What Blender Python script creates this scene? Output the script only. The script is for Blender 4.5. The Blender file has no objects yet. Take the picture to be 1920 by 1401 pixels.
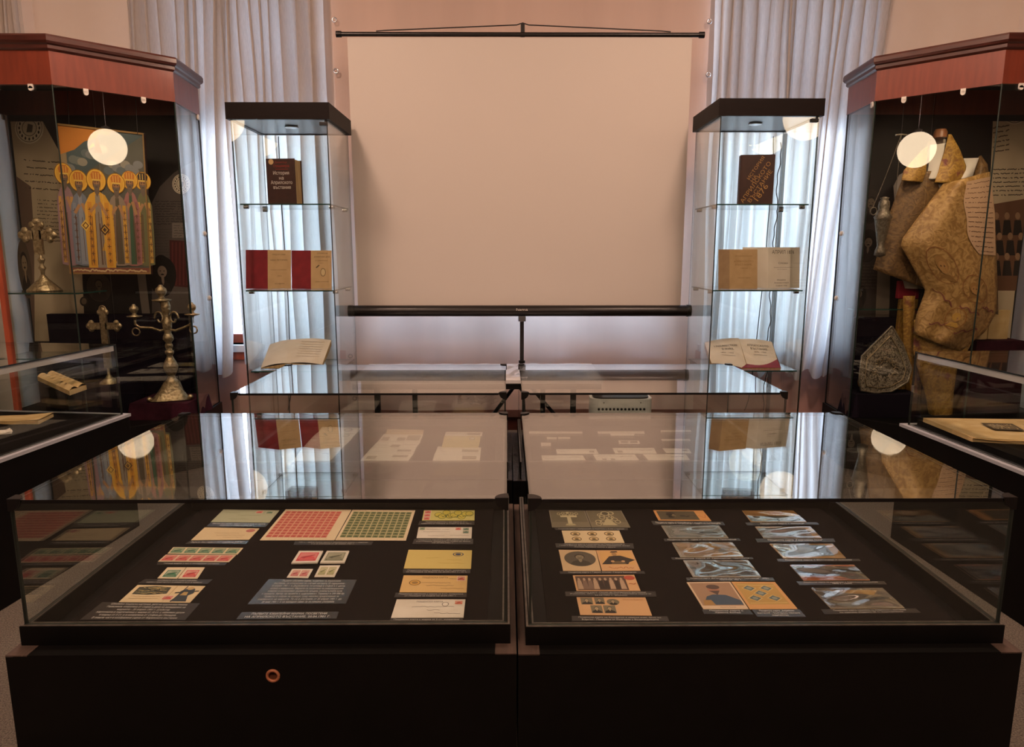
import bpy, math, random
from mathutils import Vector, Matrix
from mathutils.geometry import delaunay_2d_cdt
R = random.Random(7)
S = bpy.context.scene
COL = S.collection
PI = math.pi

# ------------------------------------------------------------------ camera, world, exposure
HC = 1.225; FPX = 1310.0
PITCH = math.atan(228.5/FPX); YAW = math.atan(10/FPX)
cam_d = bpy.data.cameras.new('camera'); cam = bpy.data.objects.new('camera', cam_d); COL.objects.link(cam)
cam.location = (0, 0, HC); cam.rotation_euler = (PI/2-PITCH, 0, -YAW)
cam_d.sensor_width = 36; cam_d.lens = 36*FPX/1920; cam_d.clip_start = .02
S.camera = cam
S.view_settings.view_transform = 'Standard'; S.view_settings.look = 'None'
S.view_settings.gamma = 1; S.view_settings.use_curve_mapping = False
S.view_settings.exposure = 0.0
cy = S.cycles
cy.max_bounces = 24; cy.transparent_max_bounces = 48; cy.diffuse_bounces = 4; cy.glossy_bounces = 8; cy.transmission_bounces = 8
cy.caustics_reflective = False; cy.caustics_refractive = False; cy.sample_clamp_indirect = 6

def lin(h):
    if not isinstance(h, str): return tuple(h)[:3]
    c = [int(h[i:i+2], 16)/255 for i in (0, 2, 4)]
    return tuple(x/12.92 if x <= .04045 else ((x+.055)/1.055)**2.4 for x in c)

world = bpy.data.worlds.new('sky'); S.world = world; world.use_nodes = True
nt = world.node_tree; nt.nodes.clear()
wo = nt.nodes.new('ShaderNodeOutputWorld'); bg = nt.nodes.new('ShaderNodeBackground')
tc = nt.nodes.new('ShaderNodeTexCoord'); sx = nt.nodes.new('ShaderNodeSeparateXYZ'); rp = nt.nodes.new('ShaderNodeValToRGB')
rp.color_ramp.elements[0].position = .0; rp.color_ramp.elements[0].color = (.56, .72, .95, 1)
rp.color_ramp.elements[1].position = .9; rp.color_ramp.elements[1].color = (.36, .58, .98, 1)
e = rp.color_ramp.elements.new(.25); e.color = (.60, .78, 1, 1)
nt.links.new(tc.outputs['Generated'], sx.inputs[0]); nt.links.new(sx.outputs['Z'], rp.inputs[0])
nt.links.new(rp.outputs[0], bg.inputs['Color']); nt.links.new(bg.outputs[0], wo.inputs['Surface'])
bg.inputs['Strength'].default_value = 10.5

WARM = (1, .655, .485)
def lamp(name, kind, loc, power, color=WARM, size=.2, rot=(0, 0, 0), spot=None, blend=.6):
    d = bpy.data.lights.new(name, kind); d.energy = power; d.color = color
    if kind == 'AREA': d.shape = 'DISK'; d.size = size
    else: d.shadow_soft_size = size
    if kind == 'SPOT': d.spot_size = spot; d.spot_blend = blend
    o = bpy.data.objects.new(name, d); COL.objects.link(o); o.location = loc; o.rotation_euler = rot
    return o
# ceiling lamps added out of view to brighten walls, screen and cards
for x, y in ((-1.5, .2), (1.5, .2), (0, -1.6), (-1.3, 2.6), (1.3, 2.6)):
    lamp('added_ceiling_light', 'AREA', (x, y, 3.12), 17, WARM, .45)
    lamp('added_ceiling_glow', 'POINT', (x, y, 3.02), 38, WARM, .10)

# ------------------------------------------------------------------ pixel rays -> points of the real place
_fw = Vector((math.sin(YAW)*math.cos(PITCH), math.cos(YAW)*math.cos(PITCH), -math.sin(PITCH)))
_rt = Vector((math.cos(YAW), -math.sin(YAW), 0)); _up = _rt.cross(_fw)
CAM = Vector((0, 0, HC))
def ray(x, y): return _fw+_rt*((x-960)/FPX)-_up*((y-700.5)/FPX)
def onz(x, y, z): d = ray(x, y); return CAM+d*((z-HC)/d.z)
def ony(x, y, Y): d = ray(x, y); return CAM+d*(Y/d.y)

# ------------------------------------------------------------------ materials
MATS = {}
def nodes(name):
    m = bpy.data.materials.new(name); m.use_nodes = True
    t = m.node_tree; t.nodes.clear()
    o = t.nodes.new('ShaderNodeOutputMaterial')
    MATS[name] = m
    return m, t, o
def pbr(name, col, rough=.5, metal=0, spec=.5, noise=None, bump=None, col2=None, nscale=20, stretch=(1, 1, 1), coat=0, trans=0):
    m, t, o = nodes(name)
    b = t.nodes.new('ShaderNodeBsdfPrincipled')
    b.inputs['Base Color'].default_value = (*lin(col), 1)
    b.inputs['Roughness'].default_value = rough; b.inputs['Metallic'].default_value = metal
    b.inputs['Specular IOR Level'].default_value = spec
    b.inputs['Coat Weight'].default_value = coat; b.inputs['Coat Roughness'].default_value = .12
    t.links.new(b.outputs[0], o.inputs[0])
    if col2 or bump:
        c = t.nodes.new('ShaderNodeTexCoord'); mp = t.nodes.new('ShaderNodeMapping'); mp.inputs['Scale'].default_value = stretch
        n = t.nodes.new('ShaderNodeTexNoise'); n.inputs['Scale'].default_value = nscale; n.inputs['Detail'].default_value = 6
        t.links.new(c.outputs['Object'], mp.inputs[0]); t.links.new(mp.outputs[0], n.inputs['Vector'])
        if col2:
            r = t.nodes.new('ShaderNodeValToRGB'); r.color_ramp.elements[0].position = .35; r.color_ramp.elements[1].position = .65
            r.color_ramp.elements[0].color = (*lin(col), 1); r.color_ramp.elements[1].color = (*lin(col2), 1)
            t.links.new(n.outputs['Fac'], r.inputs[0]); t.links.new(r.outputs[0], b.inputs['Base Color'])
        if bump:
            bp = t.nodes.new('ShaderNodeBump'); bp.inputs['Strength'].default_value = bump; bp.inputs['Distance'].default_value = .01
            t.links.new(n.outputs['Fac'], bp.inputs['Height']); t.links.new(bp.outputs[0], b.inputs['Normal'])
    return m
def glass(name, f0, power, tint=(1, 1, 1), rough=0.0):
    m, t, o = nodes(name)
    tr = t.nodes.new('ShaderNodeBsdfTransparent'); tr.inputs[0].default_value = (*tint, 1)
    gl = t.nodes.new('ShaderNodeBsdfGlossy'); gl.inputs['Roughness'].default_value = rough; gl.inputs[0].default_value = (1, 1, 1, 1)
    lw = t.nodes.new('ShaderNodeLayerWeight'); lw.inputs[0].default_value = .5
    pw = t.nodes.new('ShaderNodeMath'); pw.operation = 'POWER'; pw.inputs[1].default_value = power
    ma = t.nodes.new('ShaderNodeMath'); ma.operation = 'MULTIPLY_ADD'; ma.inputs[1].default_value = 1-f0; ma.inputs[2].default_value = f0
    mx = t.nodes.new('ShaderNodeMixShader')
    t.links.new(lw.outputs['Facing'], pw.inputs[0]); t.links.new(pw.outputs[0], ma.inputs[0]); t.links.new(ma.outputs[0], mx.inputs[0])
    t.links.new(tr.outputs[0], mx.inputs[1]); t.links.new(gl.outputs[0], mx.inputs[2]); t.links.new(mx.outputs[0], o.inputs[0])
    return m
def cloth_trans(name, col, frac=.5, scale=220, bump=.15):
    m, t, o = nodes(name)
    d = t.nodes.new('ShaderNodeBsdfDiffuse'); tl = t.nodes.new('ShaderNodeBsdfTranslucent'); mx = t.nodes.new('ShaderNodeMixShader')
    mx.inputs[0].default_value = frac
    c = t.nodes.new('ShaderNodeTexCoord'); mp = t.nodes.new('ShaderNodeMapping'); mp.inputs['Scale'].default_value = (1, 1, .12)
    n = t.nodes.new('ShaderNodeTexNoise'); n.inputs['Scale'].default_value = scale; n.inputs['Detail'].default_value = 4
    r = t.nodes.new('ShaderNodeValToRGB'); k = lin(col)
    r.color_ramp.elements[0].position = .3; r.color_ramp.elements[0].color = (k[0]*.86, k[1]*.86, k[2]*.86, 1)
    r.color_ramp.elements[1].position = .7; r.color_ramp.elements[1].color = (*k, 1)
    t.links.new(c.outputs['Object'], mp.inputs[0]); t.links.new(mp.outputs[0], n.inputs['Vector']); t.links.new(n.outputs['Fac'], r.inputs[0])
    for s in (d, tl): t.links.new(r.outputs[0], s.inputs[0])
    t.links.new(d.outputs[0], mx.inputs[1]); t.links.new(tl.outputs[0], mx.inputs[2]); t.links.new(mx.outputs[0], o.inputs[0])
    return m
def printed(name, rough, spec=.4, wav=None):
    m, t, o = nodes(name)
    b = t.nodes.new('ShaderNodeBsdfPrincipled'); b.inputs['Roughness'].default_value = rough; b.inputs['Specular IOR Level'].default_value = spec
    a = t.nodes.new('ShaderNodeAttribute'); a.attribute_name = 'Col'
    t.links.new(a.outputs['Color'], b.inputs['Base Color']); t.links.new(b.outputs[0], o.inputs[0])
    return m
def emit(name, col, k):
    m, t, o = nodes(name)
    e = t.nodes.new('ShaderNodeEmission'); e.inputs[0].default_value = (*col, 1); e.inputs[1].default_value = k
    t.links.new(e.outputs[0], o.inputs[0]); return m

pbr('wall_paint', 'eee2d8', .85, col2='eadcd0', nscale=3)
pbr('dado_paint', 'd6a89c', .8, col2='cf9f92', nscale=4)
pbr('ceiling_paint', 'e8dccc', .9)
pbr('carpet', '80776c', .95, col2='4c453d', nscale=230, bump=.6)
pbr('black_laminate', '090807', .5, spec=.16, col2='0c0a09', nscale=14)
pbr('black_crinkle', '1c1817', .3, spec=.5, bump=.8, nscale=26, stretch=(1, .35, 1))
pbr('mdf_edge', '56433a', .7, col2='43342c', nscale=60, stretch=(1, .1, 1))
pbr('rim_strip', '6e675f', .35, metal=.4, col2='57504a', nscale=40)
pbr('board_felt', '191413', .95, spec=.1, col2='151110', nscale=90)
pbr('black_plastic', '100e0e', .4, spec=.35); pbr('dark_green', '14251f', .3)
pbr('dark_edge', '0b1512', .25)
pbr('green_edge', '24453e', .2, spec=.6); pbr('grey_edge', '2b332f', .3, spec=.5)
pbr('mahogany', '7a3420', .4, spec=.5, col2='6d2d1b', nscale=9, stretch=(5, 5, .6), coat=.45)
pbr('mahogany_dark', '4a2118', .35, spec=.5, col2='3a1812', nscale=10, stretch=(1, 1, 8), coat=.25)
pbr('wood_orange', 'b5573a', .5, col2='9c4730', nscale=8, stretch=(5, 5, .5))
pbr('wenge', '140b08', .55, spec=.14, col2='100806', nscale=12, stretch=(.6, 6, 6))
pbr('white_paint', 'd9d9dc', .45); pbr('soffit_grey', '8f969e', .3)
pbr('chrome', 'b9bcc0', .2, metal=1)
pbr('pale_metal', 'aeb3bd', .4); pbr('grey_metal', '6d7176', .35, metal=.8)
pbr('nylon_white', 'e2ddd4', .4)
pbr('case_panel', '1e1917', .8, col2='1a1514', nscale=8)
pbr('purple_cloth', '3a1824', .95, spec=.1, col2='2c111b', nscale=16, bump=.5)
pbr('black_cloth', '15101a', .95, spec=.1, bump=.4, nscale=12)
pbr('silver', 'b9a988', .34, metal=.85, col2='8b7a5c', nscale=70, bump=.55)
pbr('old_silver', '8d8576', .42, metal=.7, col2='6a6252', nscale=90, bump=.3)
pbr('screen_white', 'd6cfc8', .75, spec=.2)
pbr('screen_black', '120e0d', .35)
pbr('banner_vinyl', 'd9c6c0', .38, spec=.4, bump=.06, nscale=3)
pbr('paper', 'e0d8ca', .8, col2='d8cebd', nscale=12)
pbr('paper_white', 'e6e0d4', .8, col2='dbd3c4', nscale=12)
pbr('paper_old', 'd8bf8c', .85, col2='c6a972', nscale=14, bump=.2)
pbr('page_edge', 'c9b083', .9, col2='a88c60', nscale=90, stretch=(1, 1, .1))
pbr('leather_brown', '3c1c13', .45, col2='331710', nscale=30)
pbr('cover_red', '8e2430', .6, col2='7e1d2a', nscale=20)
pbr('booklet_tan', 'c4a57a', .8, col2='b99a6e', nscale=20); pbr('booklet_brown', 'a88c6a', .8, col2='9c8060', nscale=20)
pbr('caption_card', '2a2624', .42, spec=.5)
pbr('caption_glossy', '3a3a3b', .22, spec=.8)
pbr('wire_dark', '2a2626', .5)
pbr('white_plastic', 'dcdcda', .4)
pbr('gold_brocade', '9a7430', .6, col2='6b4a1e', nscale=34, bump=.7)
pbr('brocade_dark', '6e5232', .7, col2='4c3622', nscale=26, bump=.6)
pbr('brocade_pale', 'b8935a', .65, col2='98733c', nscale=18, bump=.6)
pbr('linen_grey', 'b7ab9c', .85)
pbr('neck_wood', '8a5a3a', .4)
pbr('red_velvet', 'a01f35', .8)
pbr('grommet_wood', 'a8694a', .5)
cloth_trans('curtain_linen', 'e6e0da', .55)
cloth_trans('blind_cloth', 'a3a4a8', .5)
glass('window_glass', .05, 5)
glass('lid_glass', .08, 3.1, (.97, .985, .98))
glass('pane_glass', .04, 4.6, (.965, .985, .975))
glass('case_glass', .055, 4.6, (.95, .97, .96))
glass('film_clear', .12, 3.5, (.93, .93, .93), .12)
printed('ink', .7); printed('ink_gloss', .3, .5)
emit('globe_glow', (1, .74, .5), 9.0)
emit('led_lens', (.9, .95, 1), 1.3)
# embroidered relief
def relief_mat(name, c1, c2, metal, scale, c3=None):
    m, t, o = nodes(name)
    b = t.nodes.new('ShaderNodeBsdfPrincipled'); b.inputs['Roughness'].default_value = .5; b.inputs['Metallic'].default_value = metal
    c = t.nodes.new('ShaderNodeTexCoord')
    w = t.nodes.new('ShaderNodeTexNoise'); w.inputs['Scale'].default_value = scale*.5; w.inputs['Detail'].default_value = 2
    v = t.nodes.new('ShaderNodeTexNoise'); v.inputs['Scale'].default_value = scale; v.inputs['Detail'].default_value = 5; v.inputs['Distortion'].default_value = 2.2
    r = t.nodes.new('ShaderNodeValToRGB'); r.color_ramp.elements[0].position = .40; r.color_ramp.elements[1].position = .60
    r.color_ramp.elements[0].color = (*lin(c1), 1); r.color_ramp.elements[1].color = (*lin(c2), 1)
    bp = t.nodes.new('ShaderNodeBump'); bp.inputs['Strength'].default_value = .5; bp.inputs['Distance'].default_value = .006
    t.links.new(c.outputs['Object'], v.inputs['Vector']); t.links.new(c.outputs['Object'], w.inputs['Vector'])
    t.links.new(v.outputs['Fac'], r.inputs[0]); t.links.new(v.outputs['Fac'], bp.inputs['Height'])
    out = r.outputs[0]
    if c3:
        r2 = t.nodes.new('ShaderNodeValToRGB'); r2.color_ramp.elements[0].position = .60; r2.color_ramp.elements[1].position = .70
        mx = t.nodes.new('ShaderNodeMix'); mx.data_type = 'RGBA'; t.links.new(w.outputs['Fac'], r2.inputs[0]); t.links.new(r2.outputs[0], mx.inputs[0])
        t.links.new(out, mx.inputs[6]); mx.inputs[7].default_value = (*lin(c3), 1); out = mx.outputs[2]
    t.links.new(out, b.inputs['Base Color']); t.links.new(bp.outputs[0], b.inputs['Normal']); t.links.new(b.outputs[0], o.inputs[0])
relief_mat('embroidery', '3b3326', '9a917e', .4, 60)
relief_mat('brocade_gold', '8a6428', 'b08a3e', .1, 30, '7a3f38')
relief_mat('brocade_brown', '5f4628', '7d6038', .05, 24)
relief_mat('brocade_cream', '8f6c3a', 'b5925a', .05, 22)

# ------------------------------------------------------------------ builders
ROOT = {}
def mw(o): return ROOT.get(o.name, Matrix.Identity(4)) if o else Matrix.Identity(4)
def tag(o, label=None, cat=None, group=None, kind=None):
    for k, v in (('label', label), ('category', cat), ('group', group), ('kind', kind)):
        if v: o[k] = v
    return o
def thing(name, label, cat, loc, rz=0, group=None):
    o = bpy.data.objects.new(name, None); COL.objects.link(o); o.empty_display_size = .05
    o.location = loc; o.rotation_euler = (0, 0, rz)
    ROOT[o.name] = Matrix.Translation(loc) @ Matrix.Rotation(rz, 4, 'Z')
    return tag(o, label, cat, group)
def link(name, me, parent=None, loc=None):
    o = bpy.data.objects.new(name, me); COL.objects.link(o)
    o.parent = parent
    if loc is not None: o.location = loc
    ROOT[o.name] = mw(parent) @ Matrix.Translation(loc or (0, 0, 0))
    return o

class MB:
    """collects polygons; world coordinates unless local=True"""
    def __init__(s, local=None): s.v = []; s.f = []; s.m = []; s.c = []; s.sm = []; s.X = local
    def add(s, vs, fs, m=0, c=None, smooth=False):
        b = len(s.v)
        for p in vs:
            p = Vector(p); s.v.append(s.X @ p if s.X else p)
        for f in fs: s.f.append([b+i for i in f]); s.m.append(m); s.c.append(c); s.sm.append(smooth)
        return s
    def box(s, x0, x1, y0, y1, z0, z1, m=0, M=None):
        vs = [(x, y, z) for z in (z0, z1) for y in (y0, y1) for x in (x0, x1)]
        if M: vs = [M @ Vector(p) for p in vs]
        return s.add(vs, [(0, 2, 3, 1), (4, 5, 7, 6), (0, 1, 5, 4), (2, 6, 7, 3), (0, 4, 6, 2), (1, 3, 7, 5)], m)
    def pane(s, x0, x1, y0, y1, z0, z1, axis, me=1, M=None):
        """glass sheet: faces along axis get slot 0, edges slot me"""
        vs = [(x, y, z) for z in (z0, z1) for y in (y0, y1) for x in (x0, x1)]
        if M: vs = [M @ Vector(p) for p in vs]
        fs = [(0, 2, 3, 1), (4, 5, 7, 6), (0, 1, 5, 4), (2, 6, 7, 3), (0, 4, 6, 2), (1, 3, 7, 5)]
        ax = ['z', 'z', 'y', 'y', 'x', 'x']
        for f, a in zip(fs, ax): s.add([vs[i] for i in f], [(0, 1, 2, 3)], 0 if a == axis else me)
        return s
    def prism(s, pts, z0, z1, m=0, ms=None):
        n = len(pts)
        vs = [(x, y, z0) for x, y in pts]+[(x, y, z1) for x, y in pts]
        s.add(vs, [tuple(range(n))[::-1], tuple(range(n, 2*n))], m)
        return s.add(vs, [(i, (i+1) % n, n+(i+1) % n, n+i) for i in range(n)], m if ms is None else ms)
    def slab(s, q, t, m=0, ms=None, nrm=None):
        """quad (TL,TR,BR,BL) as top face, thickness t below along -normal"""
        q = [Vector(p) for p in q]; n = nrm or -((q[1]-q[0]).cross(q[3]-q[0])).normalized()
        lo = [p-n*t for p in q]; vs = q+lo
        s.add(vs, [(3, 2, 1, 0)], m)
        s.add(vs, [(4, 5, 6, 7)]+[(i, (i+1) % 4, 4+(i+1) % 4, 4+i) for i in range(4)], m if ms is None else ms)
        return s
    def lathe(s, prof, c=(0, 0, 0), n=20, m=0, sx=1, sy=1):
        vs = []; k = len(prof)
        for r, z in prof:
            for i in range(n):
                a = 2*PI*i/n; vs.append((c[0]+r*sx*math.cos(a), c[1]+r*sy*math.sin(a), c[2]+z))
        fs = [(j*n+i, j*n+(i+1) % n, (j+1)*n+(i+1) % n, (j+1)*n+i) for j in range(k-1) for i in range(n)]
        s.add(vs, fs, m, smooth=True)
        return s.add([vs[i] for i in range(n)][::-1]+[vs[(k-1)*n+i] for i in range(n)], [tuple(range(n)), tuple(range(n, 2*n))], m)
    def tube(s, pts, r, n=8, m=0, cap=True):
        pts = [Vector(p) for p in pts]; rings = []; prev = None
        rs = r if isinstance(r, (list, tuple)) else [r]*len(pts)
        for i, p in enumerate(pts):
            d = (pts[min(i+1, len(pts)-1)]-pts[max(i-1, 0)]).normalized()
            u = prev if prev is not None else (Vector((0, 0, 1)) if abs(d.z) < .9 else Vector((1, 0, 0)))
            u = (u-d*u.dot(d)).normalized(); prev = u; w = d.cross(u)
            rings.append([p+(u*math.cos(2*PI*k/n)+w*math.sin(2*PI*k/n))*rs[i] for k in range(n)])
        vs = [p for g in rings for p in g]; L = len(pts)
        s.add(vs, [(j*n+i, j*n+(i+1) % n, (j+1)*n+(i+1) % n, (j+1)*n+i) for j in range(L-1) for i in range(n)], m, smooth=True)
        if cap: s.add(rings[0][::-1]+rings[-1], [tuple(range(n)), tuple(range(n, 2*n))], m)
        return s
    def ball(s, c, r, m=0, n=14, k=9, sx=1, sy=1, sz=1):
        prof = [(r*math.sin(PI*(i+.02)/(k+.04)), -r*sz*math.cos(PI*(i+.02)/(k+.04))) for i in range(k+1)]
        return s.lathe(prof, c, n, m, sx, sy)
    def grid(s, fn, nu, nv, m=0, smooth=True):
        vs = [fn(i/nu, j/nv) for j in range(nv+1) for i in range(nu+1)]
        return s.add(vs, [(j*(nu+1)+i, j*(nu+1)+i+1, (j+1)*(nu+1)+i+1, (j+1)*(nu+1)+i) for j in range(nv) for i in range(nu)], m, smooth=smooth)
    def mesh(s, name, mats, inv=None):
        me = bpy.data.meshes.new(name)
        me.from_pydata([tuple(inv @ p) if inv else tuple(p) for p in s.v], [], s.f)
        for k in mats: me.materials.append(MATS[k])
        me.polygons.foreach_set('material_index', s.m); me.polygons.foreach_set('use_smooth', s.sm)
        if any(c is not None for c in s.c):
            at = me.color_attributes.new('Col', 'FLOAT_COLOR', 'CORNER'); buf = []
            for f, c in zip(s.f, s.c): buf += (list(c or (1, 1, 1))+[1])*len(f)
            at.data.foreach_set('color', buf)
        me.update(); return me
    def build(s, name, mats, parent=None, bevel=0, local=False, loc=None):
        mats = [mats] if isinstance(mats, str) else mats
        if parent is None and loc is None:
            n = len(s.v); loc = Vector((sum(p.x for p in s.v)/n, sum(p.y for p in s.v)/n, min(p.z for p in s.v)))
        if parent is not None:
            inv = None if local else mw(parent).inverted()
            me = s.mesh(name, mats, inv); o = link(name, me, parent)
        else:
            me = s.mesh(name, mats, Matrix.Translation(-Vector(loc))); o = link(name, me, None, Vector(loc))
        if bevel:
            b = o.modifiers.new('bevel', 'BEVEL'); b.width = bevel; b.segments = 2; b.limit_method = 'ANGLE'
        return o
def struct(name, mb, mats, **k): return tag(mb.build(name, mats, **k), kind='structure')

# ------------------------------------------------------------------ flat print: lettering and pictures on a quad
GLY = {}
def glyphs(txt):
    """outlines of the lettering, each contour filled on its own so that overlapping strokes stay whole"""
    if txt in GLY: return GLY[txt]
    cu = bpy.data.curves.new('t', 'FONT'); cu.body = txt; cu.resolution_u = 2; cu.offset = .008; cu.fill_mode = 'NONE'
    ob = bpy.data.objects.new('t', cu); me = bpy.data.meshes.new_from_object(ob)
    co = [(v.co.x, v.co.y) for v in me.vertices]; nxt = {}
    for e in me.edges:
        p, q = e.vertices; nxt.setdefault(p, []).append(q); nxt.setdefault(q, []).append(p)
    bpy.data.objects.remove(ob); bpy.data.meshes.remove(me); bpy.data.curves.remove(cu)
    seen = set(); loops = []
    for i in range(len(co)):
        if i in seen or i not in nxt: continue
        L = [i]; seen.add(i); k = i
        if i+1 in nxt[i]: step = i+1
        else: step = nxt[i][0]
        while step is not None:
            L.append(step); seen.add(step); k = step; step = next((j for j in nxt[k] if j not in seen), None)
        if len(L) > 2: loops.append([co[j] for j in L])
    def wind(x, y, Ls):
        w = 0
        for P in Ls:
            for i in range(len(P)):
                (x0, y0), (x1, y1) = P[i-1], P[i]
                if (y0 > y) != (y1 > y) and x < (x1-x0)*(y-y0)/(y1-y0)+x0: w += 1 if y1 > y0 else -1
        return w
    loops.sort(key=lambda P: min(p[0] for p in P)); groups = []; far = -1e9
    for P in loops:
        if min(p[0] for p in P) >= far or not groups: groups.append([])
        groups[-1].append(P); far = max(far, max(p[0] for p in P))
    vs, fs = [], []
    for G in groups:
        pv, pe = [], []
        for P in G:
            k = len(pv); pv += [Vector(p) for p in P]; pe += [(k+i, k+(i+1) % len(P)) for i in range(len(P))]
        r = delaunay_2d_cdt(pv, pe, [], 0, 1e-6); b0 = len(vs); vs += [(p.x, p.y) for p in r[0]]
        for t in r[2]:
            q = [r[0][k] for k in t]; cx, cy_ = sum(p.x for p in q)/3, sum(p.y for p in q)/3
            if wind(cx, cy_, G):
                if (q[1].x-q[0].x)*(q[2].y-q[0].y)-(q[1].y-q[0].y)*(q[2].x-q[0].x) < 0: t = t[::-1]
                fs.append(tuple(b0+k for k in t))
    if vs:
        x0 = min(v[0] for v in vs); x1 = max(v[0] for v in vs)
        vs = [((x-x0)/max(x1-x0, 1e-6), y/.72) for x, y in vs]
    GLY[txt] = (vs, fs); return GLY[txt]
class Paint(MB):
    STEP = 1.6e-5
    def __init__(s, q, eps=2e-4):
        super().__init__(); s.q = [Vector(p) for p in q]; s.n = -((s.q[1]-s.q[0]).cross(s.q[3]-s.q[0])).normalized(); s.h = eps
        s.W = (s.q[1]-s.q[0]).length; s.H = (s.q[3]-s.q[0]).length
    def at(s, u, v):
        a = s.q[0].lerp(s.q[1], u); b = s.q[3].lerp(s.q[2], u); return a.lerp(b, v)+s.n*s.h
    def poly(s, pts, c):
        s.h += s.STEP; s.add([s.at(*p) for p in pts], [tuple(range(len(pts)))], 0, lin(c)); return s
    def rect(s, u0, v0, u1, v1, c): return s.poly([(u0, v1), (u1, v1), (u1, v0), (u0, v0)], c)
    def ell(s, u, v, ru, rv, c, n=22): return s.poly([(u+ru*math.cos(2*PI*i/n), v-rv*math.sin(2*PI*i/n)) for i in range(n)], c)
    def line(s, pts, w, c):
        s.h += s.STEP; a = s.W/s.H
        for (u0, v0), (u1, v1) in zip(pts, pts[1:]):
            dx, dy = (u1-u0)*a, v1-v0; L = math.hypot(dx, dy) or 1; nx, ny = -dy/L*w/2/a, dx/L*w/2
            s.add([s.at(u0+nx, v0+ny), s.at(u1+nx, v1+ny), s.at(u1-nx, v1-ny), s.at(u0-nx, v0-ny)], [(0, 1, 2, 3)], 0, lin(c))
        return s
    def scrib(s, u0, v, u1, c, amp=.02, w=.012, n=None):
        n = n or max(4, int((u1-u0)*28))
        return s.line([(u0+(u1-u0)*i/n, v+R.uniform(-amp, amp)) for i in range(n+1)], w, c)
    def text(s, t, u0, v0, u1, v1, c, rot=0):
        vs, fs = glyphs(t); s.h += s.STEP
        if vs: s.add([s.at(u0+(u1-u0)*x, v1-(v1-v0)*y) for x, y in vs], fs, 0, lin(c))
        return s
    def textq(s, t, o, eu, ev, c):
        """text in a free frame: origin, width vector and height vector in uv"""
        vs, fs = glyphs(t); s.h += s.STEP
        s.add([s.at(o[0]+eu[0]*x+ev[0]*y, o[1]+eu[1]*x+ev[1]*y) for x, y in vs], fs, 0, lin(c)); return s
    def portrait(s, u0, v0, u1, v1, bg, coat, skin, hair, oval=False, hat=False):
        f = lambda x, y: (u0+(u1-u0)*x, v0+(v1-v0)*y); w, h = u1-u0, v1-v0; g = min(1.6, max(1, h*s.H/(w*s.W)*.95))
        if oval: s.ell(*f(.5, .5), w/2, h/2, bg, 28)
        else: s.rect(u0, v0, u1, v1, bg)
        s.poly([f(x, y) for x, y in ((.17, .86), (.24, .7), (.4, .6), (.6, .6), (.76, .7), (.83, .86), (.66, .95), (.34, .95))][::-1] if oval else [f(x, y) for x, y in ((.05, 1), (.12, .74), (.4, .6), (.6, .6), (.88, .74), (.95, 1))][::-1], coat)
        s.poly([f(.44, .5), f(.56, .5), f(.55, .66), f(.5, .74), f(.45, .66)][::-1], skin)
        s.ell(*f(.5, .36), w*.155*g, h*.16, hair); s.ell(*f(.5, .4), w*.125*g, h*.14, skin)
        for d in (-.05*g, .05*g): s.ell(*f(.5+d, .385), w*.022*g, h*.012, hair, 8)
        s.poly([f(.42, .465), f(.5, .445), f(.58, .465), f(.55, .485), f(.45, .485)][::-1], hair)
        if hat: s.rect(*f(.36, .17), *f(.64, .28), coat); s.rect(*f(.3, .27), *f(.7, .3), coat)
        return s
    def done(s, name, parent, mat='ink'): return s.build(name, mat, parent)
def sub(q, u0, v0, u1, v1):
    q = [Vector(p) for p in q]
    f = lambda u, v: q[0].lerp(q[1], u).lerp(q[3].lerp(q[2], u), v)
    return [f(u0, v0), f(u1, v0), f(u1, v1), f(u0, v1)]

# ================================================================== SETTING
YW = 4.75; XL, XR, YB, ZC = -2.98, 3.27, -5.0, 3.2
struct('floor', MB().box(XL-.2, XR+.2, YB-.2, YW+.4, -.1, 0), 'carpet')
struct('ceiling', MB().box(XL-.2, XR+.2, YB-.2, YW+.4, ZC, ZC+.1), 'ceiling_paint')
struct('wall_left', MB().box(XL-.2, XL, YB, YW+.35, 0, ZC), 'wall_paint')
struct('wall_right', MB().box(XR, XR+.2, YB, YW+.35, 0, ZC), 'wall_paint')
struct('wall_front', MB().box(XL, XR, YB-.2, YB, 0, ZC), 'wall_paint')
WINS = [(-2.20, -1.25, .60, 2.95), (1.36, 2.34, .60, 2.95), (-1.0, 1.14, .58, 1.7)]
wb = MB(); xs = [XL]
for x0, x1, z0, z1 in sorted(WINS):
    wb.box(xs[-1], x0, YW, YW+.35, 0, ZC); wb.box(x0, x1, YW, YW+.35, 0, z0); wb.box(x0, x1, YW, YW+.35, z1, ZC); xs.append(x1)
wb.box(xs[-1], XR, YW, YW+.35, 0, ZC)
struct('wall_back', wb, 'wall_paint')
td = MB(); xs = [XL]
td.box(XL, XR, YW-.006, YW, 0, .56)
struct('trim_1', td, 'dado_paint')
tb = MB().box(XL, XR, YW-.02, YW-.006, 0, .09); struct('baseboard_back', tb, 'mahogany_dark')
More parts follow.
